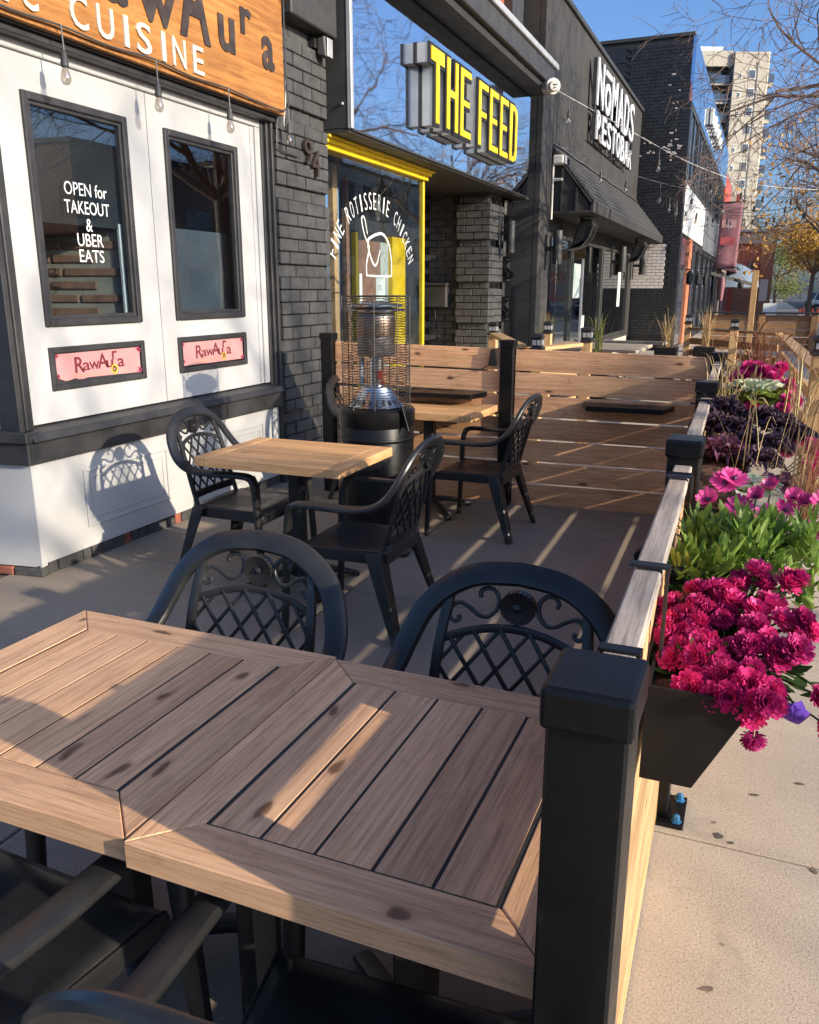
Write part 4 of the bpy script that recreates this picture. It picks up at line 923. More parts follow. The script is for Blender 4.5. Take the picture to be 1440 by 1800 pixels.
    part('arc_bar', MB().sweep([P(-.178 + .356 * i / 14, arc(-.178 + .356 * i / 14)) for i in range(15)], rrect(.007, .011), normal=(0, 1, 0)), 'resin', t, smooth=True, local=True)
    lat = MB()
    for sgn in (-1, 1):
        for k in range(-8, 9):
            seg = []
            for i in range(81):
                v = .49 + .32 * i / 80; u = k * .072 + sgn * (v - .65) * .74
                if abs(u) < .182 and v < arc(u): seg.append(P(u, v, .004 * sgn))
            if len(seg) > 3: lat.sweep(seg[::6] + ([seg[-1]] if (len(seg) - 1) % 6 else []), rrect(.0045, .0055), normal=(0, 1, 0))
    part('lattice', lat, 'resin', t, smooth=True, local=True)
    for s in (-1, 1):
        ln = [(.050, .885), (.066, .893), (.080, .882), (.080, .862), (.066, .850), (.052, .838), (.062, .822), (.085, .815), (.115, .835), (.140, .850), (.154, .842), (.155, .822), (.143, .812), (.134, .822)]
        ln = [(.092, .868), (.096, .880), (.084, .892), (.064, .890), (.050, .872), (.052, .846), (.070, .826), (.092, .826), (.118, .842), (.142, .852), (.160, .842), (.164, .820), (.152, .806), (.140, .812), (.143, .822)]
        q = bez([P(s * a, b - .004) for a, b in ln], 4); part('scroll', MB().sweep(q, rrect(.006, .0055), normal=(0, 1, 0)), 'resin', t, smooth=True, local=True)
    ro = MB(); c0 = P(0, .852)
    for k in range(24):
        a = 2 * PI * k / 24; a2 = 2 * PI * (k + .82) / 24
        for (r0, r1, d0, d1) in ((.014, .043, .008, .013),):
            pA = [(r0, a), (r1, a), (r1, a2), (r0, a2)]; ds = (d0, d1, d1, d0)
            vs = [(c0[0] + r * math.cos(q), c0[1] - d, c0[2] + r * math.sin(q)) for (r, q), d in zip(pA, ds)] + [(c0[0] + r * math.cos(q), c0[1] + d, c0[2] + r * math.sin(q)) for (r, q), d in zip(pA, ds)]
            ro.add(vs, [(0, 1, 2, 3), (7, 6, 5, 4), (0, 4, 5, 1), (1, 5, 6, 2), (2, 6, 7, 3), (3, 7, 4, 0)])
    for d in (.011, -.011):
        n = 16; ro.add([(c0[0] + .012 * math.cos(2 * PI * k / n), c0[1] + d, c0[2] + .012 * math.sin(2 * PI * k / n)) for k in range(n)] + [(c0[0], c0[1] + d * 1.6, c0[2])], [(k, (k + 1) % n, n) for k in range(n)])
    ro.add([(c0[0] + .042 * math.cos(2 * PI * k / 24), c0[1] + sg_ * .006, c0[2] + .042 * math.sin(2 * PI * k / 24)) for sg_ in (-1, 1) for k in range(24)], [tuple(range(24)), tuple(range(24, 48))[::-1]])
    part('rosette', ro, 'resin', t, local=True)
    return t
ch0 = make_chair(); first = True
for lab, x, y, rz in (
    ('black lattice-back chair behind the big table, nearer the white shop', -1.22, 1.52, PI + .03),
    ('black lattice-back chair behind the big table, next to the near fence post', -.49, 1.52, PI - .02),
    ('black lattice-back chair with its back to the white shopfront', -2.64, 3.90, -PI / 2 + .02),
    ('black lattice-back chair on the street side of the middle table', -1.71, 3.50, PI / 2 + .02),
    ('black lattice-back chair on the street side of the far table', -1.67, 5.29, PI / 2 - .03),
    ('black lattice-back chair hidden behind the heater, backed on the brick pier', -2.72, 5.90, -PI / 2),
    ('black chair tucked under the big table at the lower left corner', -1.23, .84, -.04),
    ('black chair nearest the camera, its back rim crossing the bottom edge', -.43, .85, .06)):
    c = ch0 if first else copy_tree(ch0); first = False
    c.location = (x, y, 0); c.scale = (1.04, 1, .99); c.rotation_euler = (0, 0, rz); tag(c, lab, 'chair', 'lattice-back patio chairs')

# ================================================================== TABLES
def pedestal(t, cx, cy, h):
    part('column', MB().box(cx - .038, cx + .038, cy - .038, cy + .038, .05, h - .02), 'iron', t, .008)
    part('top_plate', box(cx - .2, cx + .2, cy - .2, cy + .2, h - .02, h - .001), 'iron', t)
    for k in range(4):
        a = PI / 4 + k * PI / 2; dx, dy = math.cos(a), math.sin(a)
        q = bez([(cx + dx * .03, cy + dy * .03, .085), (cx + dx * .16, cy + dy * .16, .07), (cx + dx * .30, cy + dy * .30, .03), (cx + dx * .345, cy + dy * .345, .012)], 3)
        part('foot', MB().sweep(q, lambda i: rrect(.02 - .001 * i, .028 - .0005 * i), normal=(0, 0, 1)), 'iron', t, smooth=True)
def plank_table(x0, x1, y0, y1, top, th, bw, n, gap, lab):
    t = thing('patio_table', lab, 'table', ((x0 + x1) / 2, (y0 + y1) / 2, 0), 0, 'plank tables joined at the front')
    z0 = top - th
    def mitre(pts, along, nm='border_plank'):
        cx = sum(p[0] for p in pts) / 4; cy = sum(p[1] for p in pts) / 4
        if along == 'x': loc = [(p[0] - cx, p[1] - cy) for p in pts]; rz = 0
        else: loc = [((p[1] - cy), -(p[0] - cx)) for p in pts]; rz = PI / 2
        me = MB().prism(loc, 'z', -th / 2, th / 2).mesh(nm, .0022); link(nm, me, 'table', t, (cx, cy, top - th / 2 + random.uniform(-.0008, .0008)), (0, 0, rz))
    g = .0012
    mitre([(x0 + g, y0), (x1 - g, y0), (x1 - bw - g, y0 + bw), (x0 + bw + g, y0 + bw)], 'x'); mitre([(x0 + bw + g, y1 - bw), (x1 - bw - g, y1 - bw), (x1 - g, y1), (x0 + g, y1)], 'x')
    mitre([(x0, y0 + g), (x0 + bw, y0 + bw + g), (x0 + bw, y1 - bw - g), (x0, y1 - g)], 'y'); mitre([(x1 - bw, y0 + bw + g), (x1, y0 + g), (x1, y1 - g), (x1 - bw, y1 - bw - g)], 'y')
    ix0, ix1 = x0 + bw + gap, x1 - bw - gap; pw = (ix1 - ix0) / n
    for i in range(n):
        gp = gap * random.uniform(.7, 1.3)
        cbox('plank', 'table', t, (ix0 + pw * (i + .5), (y0 + y1) / 2, top - .013 - .0006 - random.uniform(0, .0003)), (round(y1 - y0 - 2 * bw - .004, 4), round(pw - gp, 4), .026), .0009, (0, 0, PI / 2))
    part('sub_board', box(x0 + bw - .02, x1 - bw + .02, y0 + bw - .02, y1 - bw + .02, z0 - .016, z0 - .001), 'iron', t)
    part('gap_filler', box(x0 + bw + .0005, x1 - bw - .0005, y0 + bw + .0005, y1 - bw - .0005, z0, top - .0021), 'mortar', t)
    pedestal(t, (x0 + x1) / 2, (y0 + y1) / 2 + .03, z0 - .017)
    return t
plank_table(-1.640, -.862, .880, 1.618, .750, .048, .098, 6, .0062, 'weathered plank table at the left, half in sunlight, joined to its twin')
plank_table(-.856, -.166, .868, 1.600, .753, .048, .092, 5, .0062, 'weathered plank table in shade behind the near fence post')
def strip_table(x0, x1, y0, y1, top, th, n, lab):
    t = thing('patio_table', lab, 'table', ((x0 + x1) / 2, (y0 + y1) / 2, 0), 0, 'honey strip tables'); bw = .085; pw = (y1 - y0) / n
    for i in range(n): cbox('strip', 'table2', t, ((x0 + x1) / 2, y0 + pw * (i + .5), top - th / 2 - random.uniform(0, .001)), (round(x1 - x0 - 2 * bw - .002, 4), round(pw - .0015, 4), th), .0015)
    for x in (x0 + bw / 2, x1 - bw / 2): cbox('end_board', 'table2', t, (x, (y0 + y1) / 2, top - th / 2), (round(y1 - y0, 4), bw, th), .004, (0, 0, PI / 2))
    pedestal(t, (x0 + x1) / 2, (y0 + y1) / 2, top - th); return t
strip_table(-2.69, -1.83, 3.50, 4.15, .755, .05, 7, 'honey coloured square table in the middle of the patio')
strip_table(-2.60, -1.755, 5.31, 5.93, .775, .05, 6, 'honey coloured table at the far fence behind the heater')

# ================================================================== PATIO HEATER
hx, hy = -2.16, 4.66
ht = thing('patio_heater', 'black cylinder patio heater with a wire cage and steel burner', 'heater', (hx, hy, 0))
c3 = (hx, hy, 0)
part('base_drum', MB().lathe([(.225, .05), (.23, .055), (.23, .86), (.222, .875)], 48, c3), 'steelblack', ht, smooth=True)
part('drum_band', MB().lathe([(.231, .70), (.2345, .705), (.2345, .72), (.231, .725)], 48, c3, False), 'steelblack', ht, smooth=True)
part('top_collar', MB().lathe([(.233, .79), (.238, .80), (.238, .885), (.225, .90), (.12, .905)], 48, c3, False), 'steelblack', ht, smooth=True)
part('foot_ring', MB().lathe([(.25, .0), (.255, .01), (.255, .045), (.22, .05)], 40, c3), 'iron', ht, smooth=True)
av = math.atan2(-hy, -hx)
part('door_seam', MB().box(-.001, .001, -.0015, .0015, .08, .69), 'mortar', ht, local=True).location = (.2302 * math.cos(av + .05), .2302 * math.sin(av + .05), 0)
for d in (-.035, .035): part('door_knob', MB().lathe([(.006, -.006), (.006, .006)], 8), 'steel', ht, local=True).location = (.232 * math.cos(av + .05 + d), .232 * math.sin(av + .05 + d), .655)
dmv = part('vent_dome', MB().lathe([(.175, .906), (.168, .915), (.13, .955), (.115, .985), (.108, 1.0)], 40, c3, False), 'steel', ht, smooth=True)
sl_ = MB()
for k in range(22):
    a = 2 * PI * k / 22; p0 = Vector((hx + .160 * math.cos(a), hy + .160 * math.sin(a), .926)); p1 = Vector((hx + .136 * math.cos(a), hy + .136 * math.sin(a), .951)); tg_ = Vector((-math.sin(a), math.cos(a), 0)) * .006; nv = Vector((math.cos(a) * .004, math.sin(a) * .004, .003))
    sl_.add([p0 - tg_ + nv, p0 + tg_ + nv, p1 + tg_ + nv, p1 - tg_ + nv], [(0, 1, 2, 3)])
tag(part('vent_slots', sl_, 'mortar', dmv), kind='stuff')
part('burner_base', MB().lathe([(.108, 1.0), (.10, 1.02), (.10, 1.03), (.085, 1.035)], 32, c3), 'steel', ht, smooth=True)
part('burner_tube', MB().lathe([(.045, 1.03), (.045, 1.20), (.05, 1.205)], 24, c3), 'steel', ht, smooth=True)
part('burner_plate', MB().tube([(hx - .09, hy - .02, 1.04), (hx - .09, hy - .02, 1.20)], .018, 8), 'alu', ht, smooth=True)
part('red_tag', box(hx + .035, hx + .07, hy - .065, hy - .06, 1.07, 1.13), 'red', ht); part('red_tag', box(hx + .05, hx + .085, hy - .065, hy - .06, 1.045, 1.065), 'red', ht)
M['dullsteel'] = plain('heat_dulled_steel', (.26, .245, .235), .45, .3, 14, .3, 90, metal=.8)
part('mesh_emitter', MB().lathe([(.112, 1.215), (.116, 1.22), (.116, 1.46), (.112, 1.47)], 32, c3), 'dullsteel', ht, smooth=True)
M['burnt'] = plain('heat_stained_steel', (.30, .22, .17), .35, .3, 10, metal=.9)
part('emitter_band', MB().lathe([(.117, 1.33), (.119, 1.34), (.119, 1.43), (.117, 1.44)], 32, c3, False), 'burnt', ht, smooth=True)
for z, r in ((1.49, .19), (1.515, .16)): part('reflector_plate', MB().lathe([(r * .2, z + .02), (r * .98, z), (r, z - .006), (r * .98, z - .01), (.01, z + .005)], 36, c3), 'steel', ht, smooth=True)
cage = MB()
for k in range(42):
    z = .915 + k * .0155; r = .205 + .004 * math.sin(k * 1.7)
    cage.tube([(hx + r * math.cos(2 * PI * i / 40), hy + r * math.sin(2 * PI * i / 40), z + .004 * math.sin(i * 2.2 + k)) for i in range(40)], .0021, 4, closed=True)
tag(part('cage_rings', cage, 'wire', ht), kind='stuff')
for k in range(9):
    a = 2 * PI * k / 9 + .2; part('cage_rod', MB().tube([(hx + .208 * math.cos(a), hy + .208 * math.sin(a), .89), (hx + .208 * math.cos(a), hy + .208 * math.sin(a), 1.565)], .0035, 5), 'wire', ht)
part('cage_hoop', MB().tube([(hx + .208 * math.cos(2 * PI * i / 40), hy + .208 * math.sin(2 * PI * i / 40), 1.565) for i in range(40)], .005, 5, closed=True), 'wire', ht)
part('warning_card', MB().hexa([(hx + .225, hy - .10, .80), (hx + .27, hy - .13, .78), (hx + .272, hy - .127, .78), (hx + .227, hy - .097, .80)], [(hx + .20, hy - .10, .93), (hx + .225, hy - .13, .93), (hx + .227, hy - .127, .93), (hx + .202, hy - .097, .93)]), 'iron', ht)
part('wheel', MB().tube([(hx + .235, hy - .16, .045), (hx + .275, hy - .17, .045)], .042, 18), 'tyre', ht, smooth=True)

# ================================================================== SIDE FENCE (street side)
def fx(y, o=0): return -.108 - .0225 * y + o          # fence centre line, drifting slightly
PY = (.835, 2.42, 4.02, 6.10)
def metal_post(x, y, h, lab, grp='black fence posts', wx=.088, wy=.098):
    t = thing('fence_post', lab, 'post', (x, y, 0), 0, grp)
    part('shaft', box(x - wx / 2, x + wx / 2, y - wy / 2, y + wy / 2, .006, h - .045), 'steelblack', t, .004)
    part('cap', MB().box(x - wx / 2 - .006, x + wx / 2 + .006, y - wy / 2 - .009, y + wy / 2 + .009, h - .05, h), 'steelblack', t, .007, seg=2)
    return t
def base_plate(t, x, y):
    part('base_plate', box(x - .085, x + .095, y - .085, y + .085, .0025, .014), 'steelblack', t, .002)
    for dx in (-.06, .072):
        for dy in (-.06, .06): part('bolt', MB().lathe([(.017, 0), (.017, .004), (.011, .005), (.011, .02), (.006, .024)], 6, (x + dx, y + dy, .0142)), 'bolt', t)
labs = ('near black fence post at the right end of the big tables', 'second black fence post behind the flower box', 'third black fence post hidden by the flower boxes', 'black corner post where the two fences meet')
for y, l in zip(PY, labs):
    p = metal_post(fx(y), y, 1.20 if y < 5 else 1.19, l); base_plate(p, fx(y), y)
zb = [(.012, .152), (.170, .310), (.328, .468), (.486, .626), (.644, .784), (.802, .924), (.955, 1.105)]
for b in range(3):
    t = thing('board_fence', ('near', 'middle', 'far')[b] + ' bay of horizontal boards in the street-side fence', 'fence', (fx((PY[b] + PY[b + 1]) / 2), (PY[b] + PY[b + 1]) / 2, 0), 0, 'street-side fence bays')
    ya, yb = PY[b] + .051, PY[b + 1] - .051
    for i, (z0, z1) in enumerate(zb):
        plank('board', 'pine' if i < 6 else 'cedar', t, (fx(ya), ya, (z0 + z1) / 2), (fx(yb), yb, (z0 + z1) / 2 + random.uniform(-.001, .001)), z1 - z0, .022)
    plank('cap_rail', 'greywood', t, (fx(ya), ya, 1.118), (fx(yb), yb, 1.118), .048, .024, (1, 0, 0), .004)
    for y in (ya + .17, yb - .13):
        x = fx(y); br = MB(); br.box(x - .029, x + .029, y - .011, y + .011, 1.1305, 1.135); br.box(x - .029, x - .0255, y - .011, y + .011, 1.07, 1.130); br.box(x + .0255, x + .029, y - .011, y + .011, 1.06, 1.130)
        part('rail_bracket', br, 'steelblack', t, .001); part('screw', MB().lathe([(.005, 0), (.005, .003)], 6, (x + .03, y, 1.09)), 'steel', t)

# ================================================================== CROSS FENCE
def cy_(x): return 6.12 + .07 * x      # slight skew
def zc(x): return 1.155 - .020 * (x + .3)  # falls gently towards the street
XP = (-3.14, -1.70)
cf_lab = ('black post of the cross fence against the brick pier', 'black post in the middle of the cross fence')
for x, l in zip(XP, cf_lab): metal_post(x, cy_(x) - .02, zc(x) + .065, l, wx=.10, wy=.09)
def cross_bay(xa, xb, lab):
    t = thing('board_fence', lab, 'fence', ((xa + xb) / 2, cy_((xa + xb) / 2), 0), 0, 'cross fence bays')
    for i in range(7):
        f1 = 1 - i / 7 - .0; top_a, top_b = zc(xa) * f1, zc(xb) * f1; h = .151 if i else .155
        plank('board', 'cedar', t, (xa, cy_(xa), top_a - h / 2), (xb, cy_(xb), top_b - h / 2 + random.uniform(-.002, .002)), h, .038)
    return t
cross_bay(XP[0] + .053, XP[1] - .053, 'left bay of the cedar cross fence behind the heater'); cross_bay(XP[1] + .053, fx(6.10) - .048, 'right bay of the cedar cross fence with the folded shelf')
def shelf(x0, x1, z, lab):
    t = thing('wall_shelf', lab, 'shelf', ((x0 + x1) / 2, 5.85, z), 0, 'fold-down shelves on the cross fence'); y1 = cy_((x0 + x1) / 2) - .03
    part('top', MB().prism([(x0, y1), (x0 + .06, y1 - .22), (x1 - .06, y1 - .22), (x1, y1)], 'z', z - .035, z), 'steelblack', t, .004)
    for x in (): part('bracket', MB().prism([(z - .036, y1), (z - .036, y1 - .18), (z - .16, y1)], 'x', x - .01, x + .01) if False else MB().hexa([(x - .01, y1 - .02, z - .16), (x + .01, y1 - .02, z - .16), (x + .01, y1, z - .16), (x - .01, y1, z - .16)], [(x - .01, y1 - .18, z - .036), (x + .01, y1 - .18, z - .036), (x + .01, y1, z - .036), (x - .01, y1, z - .036)]), 'iron', t)
shelf(-1.14, -.50, .815, 'black fold-down shelf on the right bay of the cross fence'); shelf(-2.55, -1.84, .865, 'black fold-down shelf on the left bay behind the far table')
sr = thing('solar_light', 'small black solar lamp with a bail hook on the second fence post', 'lamp', (fx(2.42) - .07, 2.42, .9)); x = fx(2.42) - .075
part('body', MB().prism([(.80, x + .028), (.80, x - .03), (.86, x - .04), (.93, x + .028)], 'y', 2.36, 2.45), 'steelblack', sr, .005); part('bail', MB().tube(bez([(x - .02, 2.375, .80), (x - .045, 2.375, .76), (x - .045, 2.435, .745), (x - .02, 2.435, .80)], 4), .0035, 5), 'iron', sr)
hk = thing('lantern_hook', 'small black hook lamp over the top board of the cross fence', 'lamp', (-1.80, 5.95, 1.1)); part('body', MB().hexa([(-1.84, 5.93, 1.06), (-1.78, 5.93, 1.06), (-1.78, 5.96, 1.06), (-1.84, 5.96, 1.06)], [(-1.82, 5.93, 1.18), (-1.80, 5.93, 1.18), (-1.80, 5.97, 1.18), (-1.82, 5.97, 1.18)]), 'iron', hk); part('wire', MB().tube(bez([(-1.82, 5.92, 1.07), (-1.9, 5.90, 1.03), (-2.0, 5.92, 1.03)], 4), .004, 5), 'iron', hk)

# ================================================================== FLOWER BOXES on the street side
BOXES = ((1.30, 2.30), (2.55, 3.95), (4.07, 5.75))
bl = ('near black flower box of crimson mums and pink daisies', 'middle black flower box with bare mulch and purple kale', 'far black flower box of pale kale and tall grass')
for (ya, yb), l in zip(BOXES, bl):
    t = thing('flower_box', l, 'planter', (fx(ya) + .1, (ya + yb) / 2, .8), 0, 'flower boxes hung on the fence')
    xa, xb = fx(ya) + .021, fx(yb) + .021; w0, w1, z0, z1, th = .085, .170, .795, .968, .006
    def pt(x, y, dx, z): return (x + dx, y, z)
    e = MB()
    for (x, y, s) in ((xa, ya, 1), (xb, yb - th, 1)):
        e = MB(); e.hexa([(x, y, z0), (x + w0, y, z0), (x + w0, y + th, z0), (x, y + th, z0)], [(x, y, z1), (x + w1, y, z1), (x + w1, y + th, z1), (x, y + th, z1)]); part('end_panel', e, 'planter', t, .001)
    a, b = ya + th + .0002, yb - th - .0002
    part('front_panel', MB().hexa([(xa + w0 - th, a, z0), (xa + w0, a, z0), (xb + w0, b, z0), (xb + w0 - th, b, z0)], [(xa + w1 - th, a, z1), (xa + w1, a, z1), (xb + w1, b, z1), (xb + w1 - th, b, z1)]), 'planter', t, .001)
    part('bottom', MB().hexa([(xa + th, a, z0), (xa + w0 - th, a, z0), (xb + w0 - th, b, z0), (xb + th, b, z0)], [(xa + th, a, z0 + th), (xa + w0 - th, a, z0 + th), (xb + w0 - th, b, z0 + th), (xb + th, b, z0 + th)]), 'planter', t)
    part('back_panel', MB().hexa([(xa, a, z0), (xa + th, a, z0), (xb + th, b, z0), (xb, b, z0)], [(xa, a, z1), (xa + th, a, z1), (xb + th, b, z1), (xb, b, z1)]), 'planter', t)
    so_ = MB(); n = int((b - a) / .02); nx = 8
    for j in range(n + 1):
        y = a + (b - a) * j / n; xx = xa + (xb - xa) * j / n
        for i in range(nx + 1): so_.v.append((xx + th + (w1 - 2.6 * th) * i / nx, y, .945 + .014 * noise.noise((i * 1.3, j * .9, 3))))
    so_.f = [(j * (nx + 1) + i, j * (nx + 1) + i + 1, (j + 1) * (nx + 1) + i + 1, (j + 1) * (nx + 1) + i) for j in range(n) for i in range(nx)]
    part('mulch', so_, 'soil', t)
    for y in (ya + .12, yb - .12):
        x = fx(y); h = MB(); h.box(x - .031, x + .036, y - .012, y + .012, 1.1355, 1.14); h.box(x + .0305, x + .036, y - .012, y + .012, .90, 1.1354); part('hanger', h, 'iron', t)
        
# ---- plant parts
def petal_strip(mb, base, d, up, L, w, curl, n=2, wf=None):
    """a petal/leaf blade: base point, direction d, up normal, curling upwards"""
    d = Vector(d).normalized(); s = d.cross(Vector(up)); s = s.normalized() if s.length > 1e-5 else Vector((1, 0, 0)); u = s.cross(d); base = Vector(base); vs = []
    for i in range(n + 1):
        t = i / n; ww = w * (wf(t) if wf else (math.sin(PI * (.12 + .86 * t)) ** .7)); c = base + d * (L * t) + u * (curl * L * t * t)
        vs += [c - s * ww / 2, c + s * ww / 2]
    mb.add(vs, [(2 * i, 2 * i + 1, 2 * i + 3, 2 * i + 2) for i in range(n)])
def mum_mesh(seed, R=.034):
    rnd = random.Random(seed); m = MB()
    for ring, (el, cnt, L) in enumerate(((-.35, 15, .92), (-.02, 18, 1.0), (.28, 18, 1.0), (.55, 16, .95), (.82, 13, .86), (1.1, 10, .76), (1.38, 6, .66))):
        for k in range(cnt):
            a = 2 * PI * (k + .5 * (ring % 2)) / cnt + rnd.uniform(-.12, .12); e = el + rnd.uniform(-.12, .12)
            d = Vector((math.cos(a) * math.cos(e), math.sin(a) * math.cos(e), math.sin(e))); petal_strip(m, d * R * .18, d, (0, 0, 1) if e < 1.2 else (1, 0, 0), R * L * rnd.uniform(.85, 1.1), R * .36, .35 if e < .9 else -.15, 3, lambda t: (.55 + .5 * math.sin(PI * min(1, t * 1.05)) ** .8) if t < .99 else .55)
    return m.mesh('flower_head')
def daisy_mesh(seed, R=.034, open_=.25):
    rnd = random.Random(seed); m = MB()
    for k in range(17):
        a = 2 * PI * k / 17 + rnd.uniform(-.06, .06); e = open_ + rnd.uniform(-.1, .1); d = Vector((math.cos(a) * math.cos(e), math.sin(a) * math.cos(e), math.sin(e)))
        petal_strip(m, d * R * .14 + Vector((0, 0, .0006 * (k % 2))), d, (0, 0, 1), R * rnd.uniform(.85, 1.05), R * .32, .10, 3, lambda t: (.45 + .55 * min(1, t * 2.2)) * (1 if t < .8 else .7))
    return m.mesh('flower_head')
mumM = [mum_mesh(i) for i in range(4)]; mumD = [mum_mesh(10 + i) for i in range(2)]; daiM = [daisy_mesh(i, .031, (.25, .5, .8)[i]) for i in range(3)]
for me in mumM: me.materials.append(M['mum'])
for me in mumD: me.materials.append(M['mumdark'])
for me in daiM: me.materials.append(M['daisy'])
eyeM = MB().lathe([(.006, .002), (.0065, .006), (.002, .010)], 10).mesh('flower_eye'); eyeM.materials.append(M['daisyeye'])
def face(d): return Vector(d).normalized().to_track_quat('Z', 'Y').to_euler()
def leaves(mb, c, r, n, L, w, seed, up=.5, curl=.15):
    rnd = random.Random(seed)
    for i in range(n):
        a = rnd.uniform(0, 2 * PI); e = math.asin(rnd.uniform(-.25, 1)); rr = rnd.uniform(.35, 1) ** .6
        d = Vector((math.cos(a) * math.cos(e), math.sin(a) * math.cos(e), math.sin(e))); p = Vector(c) + Vector((d.x * r[0], d.y * r[1], d.z * r[2])) * rr
        dd = (d + Vector((rnd.uniform(-.6, .6), rnd.uniform(-.6, .6), up + rnd.uniform(-.4, .4)))).normalized()
        petal_strip(mb, p, dd, (rnd.uniform(-.4, .4), rnd.uniform(-.4, .4), 1), L * rnd.uniform(.6, 1.2), w * rnd.uniform(.7, 1.2), rnd.uniform(-curl, curl), 3)
    return mb
MUMS = [(-0.108, 1.628, 0.996), (-0.106, 1.575, 0.974), (-0.08, 1.59, 0.985), (-0.055, 1.659, 1.017), (-0.027, 1.667, 1.025), (-0.04, 1.605, 0.997), (0.012, 1.674, 1.034), (0.005, 1.628, 1.013), (0.051, 1.712, 1.056), (0.058, 1.674, 1.04), (0.065, 1.628, 1.022), (0.098, 1.682, 1.049), (-0.104, 1.537, 0.96), (-0.08, 1.544, 0.967), (-0.057, 1.567, 0.979), (-0.037, 1.521, 0.966), (-0.012, 1.583, 0.992), (-0.08, 1.506, 0.954), (-0.058, 1.483, 0.95), (-0.021, 1.499, 0.962), (0.033, 1.567, 0.994), (0.046, 1.605, 1.01), (0.09, 1.583, 1.009), (0.123, 1.583, 1.014), (0.078, 1.506, 0.981), (0.114, 1.503, 0.987), (0.031, 1.514, 0.976), (-0.036, 1.453, 0.945), (-0.043, 1.422, 0.936), (-0.021, 1.422, 0.94), (-0.006, 1.43, 0.945), (-0.011, 1.376, 0.931), (0.012, 1.437, 0.95), (0.043, 1.445, 0.958), (0.037, 1.392, 0.944), (0.072, 1.392, 0.951), (0.081, 1.353, 0.945), (-0.05, 1.396, 0.928), (0.055, 1.361, 0.941), (-0.092, 1.476, 0.942), (.155, 1.45, .93), (.17, 1.40, .90)]
C0 = Vector((.0, 1.52, .90))
_r = random.Random(3)
MUMS = MUMS + [(a + _r.uniform(-.03, .03), b + _r.uniform(-.03, .03), c + _r.uniform(-.025, .012)) for a, b, c in MUMS[:40]]
mp_ = thing('mum_plant', 'big crimson chrysanthemum spilling over the near end of the flower box', 'plant', (0, 1.52, .95))
st = MB()
for i, p in enumerate(MUMS):
    p = Vector(p) * .96 + Vector((0, 0, 1.6 * .04)); d = (p - C0); d = Vector((d.x * 1.3 + random.uniform(-.05, .05), d.y - .10 + random.uniform(-.06, .06), d.z + .06)); dark = i % 5 == 3
    o = link('flower_head', mumD[i % 2] if dark else mumM[i % 4], None, mp_, p, face(d)); s = random.uniform(.50, .74); o.scale = (s, s, s * random.uniform(.8, 1.15))
    st.tube(bez([tuple(p), tuple(p * .6 + C0 * .4 + Vector((0, 0, .02))), tuple(C0 + (p - C0) * .25 + Vector((0, 0, .03)))], 3), .0022, 4)
part('stems', st, 'leafdark', mp_)
tag(part('foliage', leaves(MB(), (.0, 1.50, .945), (.11, .15, .035), 240, .042, .022, 5, .1), 'leafdark', mp_), kind='stuff')
p = MB(); petal = []
bud = MB().tube([(.055, 1.345, .93), (.056, 1.338, .905), (.056, 1.335, .893)], .0012, 5); part('drooping_stem', bud, 'grasstan', mp_)
wi = link('wilted_head', mumD[0], None, mp_, (.056, 1.335, .890), (PI, 0, 0)); wi.scale = (.55, .55, .55)
pt_ = thing('petunia', 'small violet petunia hanging at the corner of the near flower box', 'flower', (.11, 1.36, .93))
m = MB()
for k in range(5): a = 2 * PI * k / 5; d = Vector((math.cos(a), .25, math.sin(a))); petal_strip(m, (.115, 1.36, .932), d, (0, 1, 0), .024, .022, .2, 3)
part('petals', m, 'purple', pt_); part('stem', MB().tube(bez([(.115, 1.362, .932), (.10, 1.40, .95), (.05, 1.46, .95)], 3), .0016, 5), 'leafdark', pt_)
sp_ = thing('trailing_sprig', 'dark leafy sprig trailing out over the pavement beside the mums', 'plant', (.15, 1.42, .95))
m = MB(); q = bez([(.06, 1.50, .95), (.12, 1.44, .965), (.17, 1.40, .945), (.20, 1.38, .915)], 6); part('stem', MB().tube(q, .002, 5), 'leafdark', sp_)
for i, c in enumerate(q[2::2]): petal_strip(m, c, (math.cos(i * 2.4), math.sin(i * 2.4), -.3), (0, 0, 1), .035, .022, .1, 3)
part('leaves', m, 'leafdark', sp_)
# daisies
DAISY = [(-0.025, 2.208, 1.132), (-0.08, 2.155, 1.086), (0.063, 2.182, 1.12), (-0.004, 2.132, 1.077), (0.098, 2.125, 1.082), (0.14, 2.14, 1.097), (0.062, 2.107, 1.066), (0.161, 2.065, 1.049), (0.115, 2.155, 1.105), (-0.044, 2.2, 1.124), (.175, 2.12, 1.11), (.03, 2.16, 1.10)]
dp = thing('daisy_plant', 'green leafy daisy bush with magenta flowers behind the mums', 'plant', (.02, 1.95, .95)); st = MB()
for i, p in enumerate(DAISY):
    o = link('flower_head', daiM[i % 3], None, dp, p, face((random.uniform(-.2, .4), -.45 + random.uniform(-.2, .2), .75))); o.scale = (1, 1, 1) if i % 3 else (1.12, 1.12, 1.12)
    e = link('flower_eye', eyeM, None, o, (0, 0, .003), None, True)
    st.tube(bez([p, (p[0] * .8 + .004, p[1] - .06, p[2] - .05), (p[0] * .5, p[1] - .16, .97)], 4), .0021, 4)
part('stems', st, 'leafdark', dp)
fo = MB()
for i in range(32):
    rnd = random.Random(i); cx = rnd.uniform(-.12, .17); cy0 = rnd.uniform(1.72, 2.02); cz = .98 + rnd.uniform(0, .09); leaves(fo, (cx, cy0, cz), (.035, .035, .045), 30, .046, .014, 100 + i, .7)
tag(part('foliage', fo, 'leaf', dp), kind='stuff')
fo = MB(); leaves(fo, (.02, 1.86, .955), (.14, .2, .05), 170, .05, .018, 77, .4); tag(part('inner_foliage', fo, 'leafdark', dp), kind='stuff')
